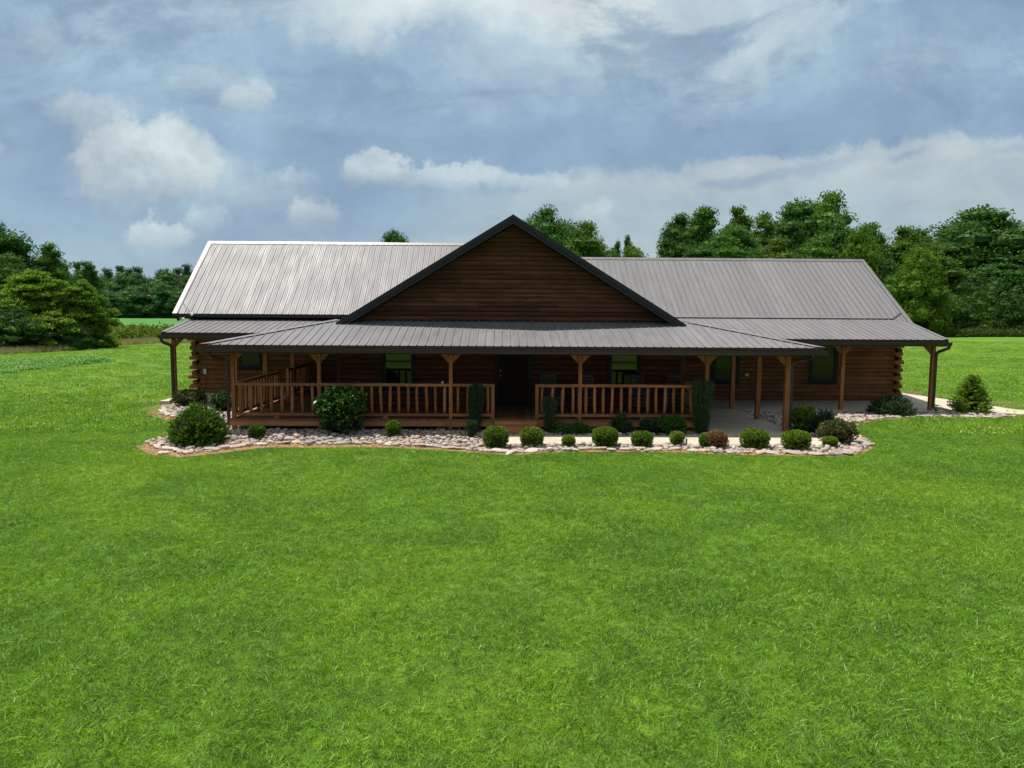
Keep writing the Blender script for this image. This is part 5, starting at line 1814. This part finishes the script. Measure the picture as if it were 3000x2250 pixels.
def leafy_bush(name, label, x, y, w, h, mat, n, seed, leaf, ratio=0.45, up=0.25, sq=0.85, top=None):
    rng = np.random.default_rng(seed)
    nt = n // 7
    d = sphere_dirs(nt, rng)
    d[:, 2] = np.abs(d[:, 2]) * np.where(rng.random(nt) < 0.78, 1, -0.6)
    d = unit(d)
    sh = np.sign(d) * np.abs(d) ** sq
    lump = 0.80 + 0.2 * rng.random(nt) + 0.10 * np.sin(d[:, 0] * 6 + seed) * np.cos(d[:, 2] * 5 + d[:, 1] * 4)
    T = sh * lump[:, None] * np.array([w / 2, w / 2, h / 2])
    T[:, 2] += h / 2
    idx = np.repeat(np.arange(nt), 7)            # whorls of leaves at each twig tip
    m = len(idx)
    tw = unit(d * 0.8 + np.array([0, 0, up]))
    ax = unit(tw[idx] * 0.75 + rng.normal(size=(m, 3)) * 0.62)
    P = T[idx] - tw[idx] * (rng.random(m) * leaf * 1.2)[:, None]
    s = leaf * rng.uniform(0.65, 1.3, m)
    V, F = leaf_cards(P, ax, s, s * ratio, rng)
    V[:, 2] = np.maximum(V[:, 2], 0.0)
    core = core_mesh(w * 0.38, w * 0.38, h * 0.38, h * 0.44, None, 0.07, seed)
    return shrub_obj(name, label, 'shrub', x, y, V, F, mat, None, [(0.1, 0, h * 0.4, 0.02), (-0.09, 0.04, h * 0.4, 0.02), (0.0, -0.08, h * 0.4, 0.02)], core)


leafy_bush('laurel_bush', 'big glossy dark green laurel in front of the left porch railing', -4.31, 19.62, 1.34, 1.30, 'laurel', 5200, 31, 0.105, 0.42)
leafy_bush('abelia_bush', 'reddish tipped round shrub at the right end of the rock bed', 8.75, 18.62, 0.98, 0.60, 'abelia', 6200, 32, 0.050, 0.5)
leafy_bush('light_topped_bush', 'yellow topped green shrub right of the porch corner post', 8.50, 20.2, 0.72, 0.78, 'topiary', 4200, 33, 0.050, 0.5)
leafy_bush('olive_shrub', 'olive leafed shrub beside the left wing corner post', -10.79, 25.4, 1.12, 0.60, 'abelia', 4200, 34, 0.055, 0.5)
leafy_bush('dark_shrub', 'dark leafed shrub behind the feathery bush beside the left porch corner', -9.15, 24.1, 0.80, 0.66, 'laurel', 3200, 35, 0.060, 0.5)
leafy_bush('green_shrub', 'fresh green spreading shrub under the right end of the railing', 4.70, 19.72, 0.80, 0.56, 'shadeleaf', 2800, 36, 0.060, 0.5)
leafy_bush('dim_shrub', 'dim shrub leaning out from beneath the right end of the deck', 4.15, 19.85, 0.62, 0.46, 'yew', 1800, 37, 0.055, 0.4)
# ground cover along the foot of the deck
rng = np.random.default_rng(50)
n = 5200
px = rng.uniform(1.55, 3.1, n)
hh = 0.05 + 0.20 * np.clip(np.sin((px - 1.4) * 3.2) * 0.5 + 0.6 + 0.25 * np.sin(px * 9), 0.1, 1)
P = np.stack([px, 19.80 + rng.normal(size=n) * 0.14, 0.06 + rng.random(n) * hh], 1)
P[:, 1] = np.clip(P[:, 1], 19.45, 20.2)
ax = unit(rng.normal(size=(n, 3)) + np.array([0, -0.3, 0.8]))
V, F = leaf_cards(P, ax, 0.05 * rng.uniform(0.7, 1.3, n), 0.028, rng)
tag(place('ground_cover', mesh_np('ground_cover', V, F, MT['shadeleaf']), None, (0, 0, 0)), 'low leafy ground cover between the walkway and the deck', 'ground cover', kind='stuff')


def column_yew(label, x, y, w_top, w_bot, h, n, seed, name='column_yew', lean=0.0):
    """upright yew, broader at the top, of tight vertical shoots"""
    rng = np.random.default_rng(seed)
    ns = 46
    a = rng.uniform(0, 2 * pi, ns)
    r = np.sqrt(rng.random(ns))
    top = h * (0.90 + 0.10 * rng.random(ns)) * (1 - 0.05 * r)
    idx = rng.integers(0, ns, n)
    t = rng.random(n) ** 0.8
    wid = (w_bot + (w_top - w_bot) * np.minimum(1, t * 1.15)) / 2
    rad = wid * (0.35 + 0.65 * r[idx]) * (1 - 0.25 * np.clip((t - 0.93) / 0.07, 0, 1))
    jit = rng.normal(size=(n, 2)) * 0.022
    P = np.stack([np.cos(a[idx]) * rad + jit[:, 0] + lean * t, np.sin(a[idx]) * rad * 0.85 + jit[:, 1], 0.03 + t * top[idx]], 1)
    out = np.stack([jit[:, 0], jit[:, 1], np.zeros(n)], 1)
    ax = unit(unit(out) * 0.55 + np.array([0, 0, 1.0]) + rng.normal(size=(n, 3)) * 0.22)
    s = 0.042 * rng.uniform(0.7, 1.3, n)
    V, F = leaf_cards(P, ax, s, s * 0.30, rng)
    stems = [(np.cos(a[i]) * 0.5 * w_bot * r[i], np.sin(a[i]) * 0.5 * w_bot * r[i], h * 0.5, 0.014) for i in range(6)]
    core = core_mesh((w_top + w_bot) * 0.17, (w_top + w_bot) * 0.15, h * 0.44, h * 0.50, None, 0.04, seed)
    return shrub_obj(name, label, 'shrub', x, y, V, F, 'yew', 'upright yews along the front of the porch', stems, core)


column_yew('tall columnar yew left of the front steps', -0.67, 20.0 - 0.12, 0.40, 0.24, 1.40, 6800, 61)
column_yew('short columnar yew stump at the foot of the tall left yew', -0.74, 19.0, 0.27, 0.17, 0.47, 2400, 62)
column_yew('slim columnar yew right of the front steps', 1.36, 19.80, 0.36, 0.24, 1.05, 4600, 63)
column_yew('tallest columnar yew at the right end of the porch railing', 5.55, 19.86, 0.60, 0.30, 1.55, 9500, 64)

# ------------------------------------------------------------------ rock bed
bed_pts = smooth_poly(ROCK_BED, 2)
bm = MB()
bed_me = bpy.data.meshes.new('rock_bed')
# subdivided sheet clipped to the outline: triangulated fan is unsafe for a concave outline, so tessellate
from mathutils.geometry import tessellate_polygon
tri = tessellate_polygon([[Vector((x, y, 0)) for x, y in bed_pts]])
bed_me.from_pydata([(x, y, 0.014) for x, y in bed_pts], [], [tuple(t) for t in tri])
bed_me.materials.append(MT['mulch'])
bed_me.update()
bed = place('rock_bed', bed_me, None, (0, 0, 0))
if bed_me.polygons[0].normal.z < 0:
    bed_me.flip_normals()
tag(bed, 'stone and pine straw planting bed along the front of the house', kind='structure')


def clear_of_floor(x, y, pad):
    """true where a stone may lie: not on slabs, walkway, path or well under the deck"""
    x = np.asarray(x)
    y = np.asarray(y)
    bad = (x > 0.02 - pad) & (x < 8.45 + pad) & (y > 18.1 - pad) & (y < 19.4 + pad)
    bad |= (x > 5.86 - pad) & (x < 8.17 + pad) & (y > 19.3)
    bad |= (x > 8.0) & (x < 15.28 + pad) & (y > 24.56 - pad)
    bad |= (x < -7.3) & (y > 25.75 - pad)
    bad |= (x > -7.1) & (x < 5.86) & (y > 20.45)
    bad |= in_poly(x, y, [(15.284 - pad, 25.45 - pad), (17.2, 24.25 - pad), (20, 22), (20, 30), (15.2, 30)])
    return ~bad


def stone_mesh(seed, flat):
    rng = np.random.default_rng(seed)
    n, m = 8, 4
    V, F = [], []
    ph = rng.uniform(0, 6, 3)
    for i in range(m + 1):
        th = pi * i / m
        for j in range(n):
            a = 2 * pi * j / n
            k = 1 + (0.16 if flat else 0.08) * sin(2 * a + ph[0]) + (0.12 if flat else 0.05) * sin(3 * a + ph[1]) + rng.uniform(-0.06, 0.06)
            s = sin(th) ** (0.45 if flat else 0.9)
            c = cos(th)
            c = np.sign(c) * abs(c) ** (0.55 if flat else 0.9)
            V.append((s * cos(a) * k, s * sin(a) * k, c * (1 + rng.uniform(-0.08, 0.08))))
    for i in range(m):
        for j in range(n):
            F.append((i * n + j, i * n + (j + 1) % n, (i + 1) * n + (j + 1) % n, (i + 1) * n + j))
    return np.array(V), np.array(F)


ROUND = [stone_mesh(200 + i, False) for i in range(10)]
FLAT = [stone_mesh(300 + i, True) for i in range(10)]
ROUND_ME = [mesh_np('stone', v, f, MT['stone'], True) for v, f in ROUND]
FLAT_ME = [mesh_np('stone', v, f, MT['stone'], False) for v, f in FLAT]


class Darts:
    def __init__(self, cell=0.12):
        self.c = cell
        self.g = {}

    def ok(self, x, y, r, k):
        ci, cj = int(math.floor(x / self.c)), int(math.floor(y / self.c))
        w = int(math.ceil((r + 0.3) / self.c))
        for i in range(ci - w, ci + w + 1):
            for j in range(cj - w, cj + w + 1):
                for (a, b_, q) in self.g.get((i, j), ()):
                    if (a - x) ** 2 + (b_ - y) ** 2 < ((r + q) * k) ** 2:
                        return False
        self.g.setdefault((ci, cj), []).append((x, y, r))
        return True


rs = random.Random(77)
dart = Darts()
big, small = [], []
# flagstones along the lawn edge
for i in range(len(OUTER) - 1):
    a, b_ = OUTER[i], OUTER[i + 1]
    L = math.dist(a, b_)
    if L > 4:
        continue
    t = 0.0
    while t < L:
        u_ = t / L
        x = a[0] + (b_[0] - a[0]) * u_
        y = a[1] + (b_[1] - a[1]) * u_
        nx, ny = -(b_[1] - a[1]) / L, (b_[0] - a[0]) / L
        off = (0.50 if x < -3 else (0.30 if x < -0.3 else 0.20)) + rs.uniform(-0.07, 0.12)
        for sg in (1, -1):
            xx, yy = x + nx * off * sg, y + ny * off * sg
            if in_poly(np.array([xx]), np.array([yy]), bed_pts)[0] and clear_of_floor(np.array([xx]), np.array([yy]), 0.1)[0]:
                lx, ly = rs.uniform(0.10, 0.26), rs.uniform(0.08, 0.15)
                if dart.ok(xx, yy, (lx + ly) / 2, 0.80):
                    big.append((xx, yy, 0.035, lx, ly, rs.uniform(0.025, 0.045), math.atan2(b_[1] - a[1], b_[0] - a[0]) + rs.uniform(-0.6, 0.6), True))
                break
        t += rs.uniform(0.16, 0.34)
# river stones
Xc = np.array([rs.uniform(-12.4, 17.2) for _ in range(90000)])
Yc = np.array([rs.uniform(16.4, 26.2) for _ in range(90000)])
ok = in_poly(Xc, Yc, bed_pts)
Xc, Yc = Xc[ok], Yc[ok]
dd_ = dist_poly(Xc, Yc, OUTER, False)
ok = (dd_ > np.where(Xc < -3, 0.40, np.where(Xc < -0.3, 0.26, 0.16)) + 0.08 * np.sin(Xc * 3.1)) & clear_of_floor(Xc, Yc, 0.03)
Xc, Yc = Xc[ok], Yc[ok]
for x, y in zip(Xc, Yc):
    r = rs.choice((0.040, 0.048, 0.055, 0.062, 0.072, 0.085))
    if dart.ok(x, y, r, 0.82):
        small.append((x, y, 0.02 + r * 0.35, r * rs.uniform(0.95, 1.3), r * rs.uniform(0.75, 1.0), r * rs.uniform(0.55, 0.8), rs.uniform(0, 6.28), False))
small.sort(key=lambda s: -s[3] * s[4] / (s[1] ** 2))
n_ind = max(0, 296 - len(big))
for (x, y, z, a, b_, c, rz, fl_) in big + small[:n_ind]:
    me = rs.choice(FLAT_ME if fl_ else ROUND_ME)
    place('stone', me, bed, (x, y, z + c * 0.35), (rs.uniform(-0.16, 0.16), rs.uniform(-0.16, 0.16), rz), (a, b_, c))
Vs, Fs, off = [], [], 0
for (x, y, z, a, b_, c, rz, fl_) in small[n_ind:]:
    v, f = rs.choice(ROUND)
    v = v * np.array([a, b_, c])
    tx = rs.uniform(-0.2, 0.2)
    v = np.stack([v[:, 0], v[:, 1] * cos(tx) - v[:, 2] * sin(tx), v[:, 1] * sin(tx) + v[:, 2] * cos(tx)], 1)
    v = np.stack([v[:, 0] * cos(rz) - v[:, 1] * sin(rz) + x, v[:, 0] * sin(rz) + v[:, 1] * cos(rz) + y, v[:, 2] + z], 1)
    Vs.append(v)
    Fs.append(f + off)
    off += len(v)
tag(place('river_stones', mesh_np('river_stones', np.concatenate(Vs), np.concatenate(Fs), MT['pebble'], True), bed, (0, 0, 0)), kind='stuff')
# straw along the edge
rng = np.random.default_rng(9)
n = 34000
Xc = rng.uniform(-12.6, 17.4, n * 6)
Yc = rng.uniform(16.2, 27.0, n * 6)
ok = in_poly(Xc, Yc, bed_pts)
Xc, Yc = Xc[ok], Yc[ok]
dd_ = dist_poly(Xc, Yc, OUTER, False)
ok = (dd_ < 0.75) & clear_of_floor(Xc, Yc, 0.05)
Xc, Yc = Xc[ok][:n], Yc[ok][:n]
n = len(Xc)
a = rng.uniform(0, 2 * pi, n)
ax = unit(np.stack([np.cos(a), np.sin(a), rng.normal(size=n) * 0.15], 1))
V, F = leaf_cards(np.stack([Xc, Yc, 0.022 + rng.random(n) * 0.03], 1), ax, rng.uniform(0.06, 0.13, n), 0.007, rng, 0.05)
tag(place('pine_straw', mesh_np('pine_straw', V, F, MT['straw']), bed, (0, 0, 0)), kind='stuff')
# stakes, small plants
for (x, y, lab) in ((8.12, 18.0, 'blue grey plant stake left of the small yellow green shrub'), (4.70, 18.12, 'blue grey plant stake right of the small bright clipped shrub')):
    m = MB()
    m.prism([(x - 0.022, y - 0.012, 0.01), (x + 0.022, y - 0.012, 0.01), (x + 0.020, y - 0.012, 0.20), (x - 0.020, y - 0.012, 0.215)], (0, 0, 0), (0, 0.024, 0))
    tag(m.build('plant_stake', MT['stake']), lab, 'stake', 'plant stakes in the rock bed')
for (x, y, h, lab, sd) in ((5.72, 18.0, 0.20, 'wispy weed sprouting right of the dead brown shrub', 1), (10.65, 24.45, 0.22, 'wispy weed at the edge of the right porch floor', 2), (-1.3, 19.7, 0.24, 'dead twiggy weed among stones left of the tall yew', 3), (-0.95, 19.75, 0.20, 'second dead twiggy weed close to the tall left yew', 4)):
    r2 = np.random.default_rng(sd)
    o = empty('weed', (x, y, 0.03), lab, 'weed', 'stray weeds in the rock bed')
    m = MB()
    tips = []
    for k in range(5):
        t = (x + r2.normal() * 0.07, y + r2.normal() * 0.05, 0.03 + h * r2.uniform(0.6, 1.0))
        m.tube([(x, y, 0.0), ((x + t[0]) / 2 + 0.01, (y + t[1]) / 2, 0.02 + h * 0.45), t], [0.006, 0.004, 0.002], 4)
        tips.append(t)
    m.build('stem', MT['bark'], o)
    T = np.array(tips)[r2.integers(0, 5, 40)] - np.array([x, y, 0.03])
    T = T * r2.uniform(0.55, 1.0, (40, 1))
    V, F = leaf_cards(T, unit(r2.normal(size=(40, 3))), 0.045, 0.02, r2)
    place('foliage', mesh_np('foliage', V, F, MT['abelia' if sd > 2 else 'weed']), o, (x, y, 0.03))

# ------------------------------------------------------------------ grass
protos = bpy.data.collections.new('grass_tufts')          # source tufts for the geometry nodes; not part of the scene collection


def tuft(seed, n, rad, h, w, mat, spread=0.75, weeds=0):
    rng = np.random.default_rng(seed)
    a = rng.uniform(0, 2 * pi, n)
    r = rad * np.sqrt(rng.random(n))
    B = np.stack([r * np.cos(a), r * np.sin(a), np.zeros(n) - 0.01], 1)
    H = h * rng.uniform(0.45, 1.15, n)
    Wd = w * rng.uniform(0.7, 1.3, n)
    if weeds:
        H[:weeds] *= 1.9
        Wd[:weeds] *= 1.9
    lean = rng.normal(size=(n, 2)) * spread
    dirn = np.stack([lean[:, 0], lean[:, 1], np.ones(n)], 1)
    dirn = unit(dirn)
    b = rng.uniform(0, 2 * pi, n)
    S = np.stack([np.cos(b), np.sin(b), np.zeros(n)], 1)
    mid = B + dirn * (H * 0.55)[:, None]
    drop = np.stack([lean[:, 0], lean[:, 1], -0.35 * np.ones(n)], 1) * (H * 0.22)[:, None]
    tip = B + dirn * H[:, None] + drop
    V = np.stack([B - S * (Wd / 2)[:, None], B + S * (Wd / 2)[:, None], mid + S * (Wd * 0.42)[:, None], tip, mid - S * (Wd * 0.42)[:, None]], 1).reshape(-1, 3)
    F = np.arange(n * 5).reshape(n, 5)
    return mesh_np('tuft', V, F, mat)


for i in range(6):
    o = bpy.data.objects.new('tuft_%02d' % i, tuft(400 + i, 100, 0.15, 0.054, 0.0046, MT['blade'], 0.85, (3, 1, 6, 1, 3, 0)[i]))
    protos.objects.link(o)
far_protos = bpy.data.collections.new('far_tufts')
for i in range(4):
    o = bpy.data.objects.new('far_tuft_%02d' % i, tuft(500 + i, 60, 0.42, 0.10, 0.020, MT['blade'], 0.9))
    far_protos.objects.link(o)
tan_protos = bpy.data.collections.new('seed_tufts')
for i in range(3):
    o = bpy.data.objects.new('seed_tuft_%02d' % i, tuft(600 + i, 46, 0.5, 0.85, 0.030, MT['tangrass'], 0.20))
    tan_protos.objects.link(o)
weed_protos = bpy.data.collections.new('weed_tufts')
for i in range(3):
    rng = np.random.default_rng(700 + i)
    n = 150
    P = rng.normal(size=(n, 3)) * np.array([0.36, 0.36, 0.20]) + np.array([0, 0, 0.34])
    P[:, 2] = np.maximum(P[:, 2], 0.03)
    V, F = leaf_cards(P, unit(rng.normal(size=(n, 3)) + np.array([0, 0, 0.6])), 0.22, 0.10, rng)
    o = bpy.data.objects.new('weed_tuft_%02d' % i, mesh_np('weed_tuft', V, F, MT['weed']))
    weed_protos.objects.link(o)
edge_protos = bpy.data.collections.new('edge_weed_tufts')
for i, src in enumerate(list(weed_protos.objects)):
    me = src.data.copy()
    me.materials.clear()
    me.materials.append(MT['edgeweed'])
    edge_protos.objects.link(bpy.data.objects.new('edge_weed_tuft_%02d' % i, me))
clover_protos = bpy.data.collections.new('clover_tufts')
for i in range(3):
    rng = np.random.default_rng(800 + i)
    n = 130
    P = rng.normal(size=(n, 3)) * np.array([0.26, 0.26, 0.035]) + np.array([0, 0, 0.10])
    P[:, 2] = np.maximum(P[:, 2], 0.02)
    V, F = leaf_cards(P, unit(rng.normal(size=(n, 3)) + np.array([0, 0, 0.5])), 0.10, 0.06, rng)
    o = bpy.data.objects.new('clover_tuft_%02d' % i, mesh_np('clover_tuft', V, F, MT['clover']))
    clover_protos.objects.link(o)


def scatter(name, pts, scale, coll, label, cat, seed, tilt=0.10):
    """one object whose geometry nodes put a random tuft on every point"""
    rng = np.random.default_rng(seed)
    n = len(pts)
    me = bpy.data.meshes.new(name)
    me.vertices.add(n)
    me.vertices.foreach_set('co', np.asarray(pts, np.float32).ravel())
    at = me.attributes.new('rot', 'FLOAT_VECTOR', 'POINT')
    at.data.foreach_set('vector', np.stack([rng.normal(size=n) * tilt, rng.normal(size=n) * tilt, rng.uniform(0, 2 * pi, n)], 1).astype(np.float32).ravel())
    at = me.attributes.new('scl', 'FLOAT', 'POINT')
    at.data.foreach_set('value', np.asarray(scale, np.float32))
    at = me.attributes.new('pick', 'INT', 'POINT')
    at.data.foreach_set('value', rng.integers(0, len(coll.objects), n).astype(np.int32))
    o = place(name, me, None, (0, 0, 0))
    tag(o, label, cat, kind='stuff')
    ng = bpy.data.node_groups.new(name + '_nodes', 'GeometryNodeTree')
    ng.interface.new_socket('Geometry', in_out='INPUT', socket_type='NodeSocketGeometry')
    ng.interface.new_socket('Geometry', in_out='OUTPUT', socket_type='NodeSocketGeometry')
    N = ng.nodes
    gi, go = N.new('NodeGroupInput'), N.new('NodeGroupOutput')
    ci = N.new('GeometryNodeCollectionInfo')
    ci.inputs['Collection'].default_value = coll
    ci.inputs['Separate Children'].default_value = True
    ci.inputs['Reset Children'].default_value = True
    iop = N.new('GeometryNodeInstanceOnPoints')
    iop.inputs['Pick Instance'].default_value = True

    def attr(nm, typ):
        a_ = N.new('GeometryNodeInputNamedAttribute')
        a_.data_type = typ
        a_.inputs['Name'].default_value = nm
        return a_.outputs['Attribute']
    L = ng.links
    L.new(gi.outputs[0], iop.inputs['Points'])
    L.new(ci.outputs[0], iop.inputs['Instance'])
    L.new(attr('pick', 'INT'), iop.inputs['Instance Index'])
    L.new(attr('rot', 'FLOAT_VECTOR'), iop.inputs['Rotation'])
    L.new(attr('scl', 'FLOAT'), iop.inputs['Scale'])
    L.new(iop.outputs[0], go.inputs[0])
    md = o.modifiers.new('scatter', 'NODES')
    md.node_group = ng
    return o


def not_built(x, y, pad=0.0):
    bad = in_poly(x, y, bed_pts)
    bad |= (x > -12.2) & (x < 15.6) & (y > 24.0) & (y < 36)
    bad |= in_poly(x, y, [(15.2, 25.45), (17.2, 24.25), (20.5, 21.4), (24.0, 18.5), (25.5, 20.2), (21.6, 22.9), (18.23, 25.3), (17.66, 28.1), (16.9, 31.5), (15.3, 34.0)])
    return ~bad


rng = np.random.default_rng(3)
# near lawn: dense short turf, thinning with distance
n = 86000
Y = 2.5 + 23.5 * rng.random(n) ** 0.80
X = (rng.random(n) * 2 - 1) * (Y * 0.80 + 6.0)
ok = not_built(X, Y)
edge_d = dist_poly(X, Y, OUTER, False)
X, Y, edge_d = X[ok], Y[ok], edge_d[ok]
hn = 1.0 + 0.12 * np.sin(X * 0.9 + np.cos(Y * 0.7) * 2) * np.cos(Y * 1.1 + X * 0.3)
sc = hn * rng.uniform(0.75, 1.25, len(X)) * np.where(edge_d < 0.5, 1.15, 1.0)
scatter('grass', np.stack([X, Y, ground_z(X, Y)], 1), sc, protos, 'short mown turf of the front lawn', 'grass', 31)
# farther lawn: coarser tufts
n = 30000
Y = 20 + 75 * rng.random(n) ** 1.25
X = (rng.random(n) * 2 - 1) * (Y * 0.86 + 6)
ok = not_built(X, Y) & ((Y > 24) | (np.abs(X) > 10)) & ((X < -7) | (X > 12))
X, Y = X[ok], Y[ok]
scatter('meadow_grass', np.stack([X, Y, ground_z(X, Y)], 1), rng.uniform(0.6, 1.25, len(X)), far_protos, 'rougher grass of the lawn beside and behind the house', 'grass', 32)
# tan seeding grass strip on the left and below the wood on the right
n = 1500
t = rng.random(n) * 4
k = np.minimum(t.astype(int), 3)
line = np.array([(-38.6, 53.5), (-36.6, 60.0), (-37.4, 69.0), (-35.4, 77.0), (-31.0, 84.0)])
q = line[k] + (line[k + 1] - line[k]) * (t - k)[:, None]
X = q[:, 0] + rng.normal(size=n) * 0.55
Y = q[:, 1] + rng.normal(size=n) * 0.9
scatter('seed_grass', np.stack([X, Y, ground_z(X, Y)], 1), rng.uniform(0.35, 0.80, n), tan_protos, 'tan strip of tall seeding grass at the left edge of the lawn', 'grass', 33)
n = 1900
X = rng.uniform(-50, -30, n)
Y = rng.uniform(80, 96, n)
scatter('weeds', np.stack([X, Y, ground_z(X, Y)], 1), rng.uniform(0.6, 1.7, n) * (0.75 + 0.35 * np.sin(X * 0.9)), weed_protos, 'yellow green weeds behind the tan grass strip', 'weeds', 34)
n = 3000
X = rng.uniform(60, 128, n)
Y = 119 + rng.random(n) ** 1.5 * 7 + (X - 60) * -0.03
scatter('wood_edge_weeds', np.stack([X, Y, ground_z(X, Y)], 1), rng.uniform(0.7, 1.7, n), edge_protos, 'tall weeds along the foot of the right wood', 'weeds', 35)
n = 1700
t = rng.random(n)
X = -28.2 + t * 2.6 + rng.normal(size=n) * 0.9 * (1.15 - t)
Y = 37.6 + t * 8.6
scatter('clover_patch', np.stack([X, Y, ground_z(X, Y)], 1), rng.uniform(0.7, 1.5, n), clover_protos, 'pale clover strip in the lawn at the far left', 'clover', 36)

dry_protos = bpy.data.collections.new('dry_tufts')
for i in range(3):
    o = bpy.data.objects.new('dry_tuft_%02d' % i, tuft(900 + i, 46, 0.20, 0.07, 0.010, MT['tangrass'], 1.1))
    dry_protos.objects.link(o)
n = 1500
t = rng.random(n)
X = np.where(t < 0.5, 17.75 + t * 8.0, 17.4 + t * 0.5) + rng.normal(size=n) * 0.30
Y = np.where(t < 0.5, 28.6 - t * 9.6, 34.2 - t * 5.4) + rng.random(n) * 0.8
X, Y = X[(t < 0.98)], Y[(t < 0.98)]
ok = not_built(X, Y)
scatter('dry_grass', np.stack([X[ok], Y[ok], np.zeros(ok.sum())], 1), rng.uniform(0.6, 1.2, ok.sum()), dry_protos, 'dry tan grass along the far edge of the right path', 'grass', 37)

bpy.context.view_layer.update()
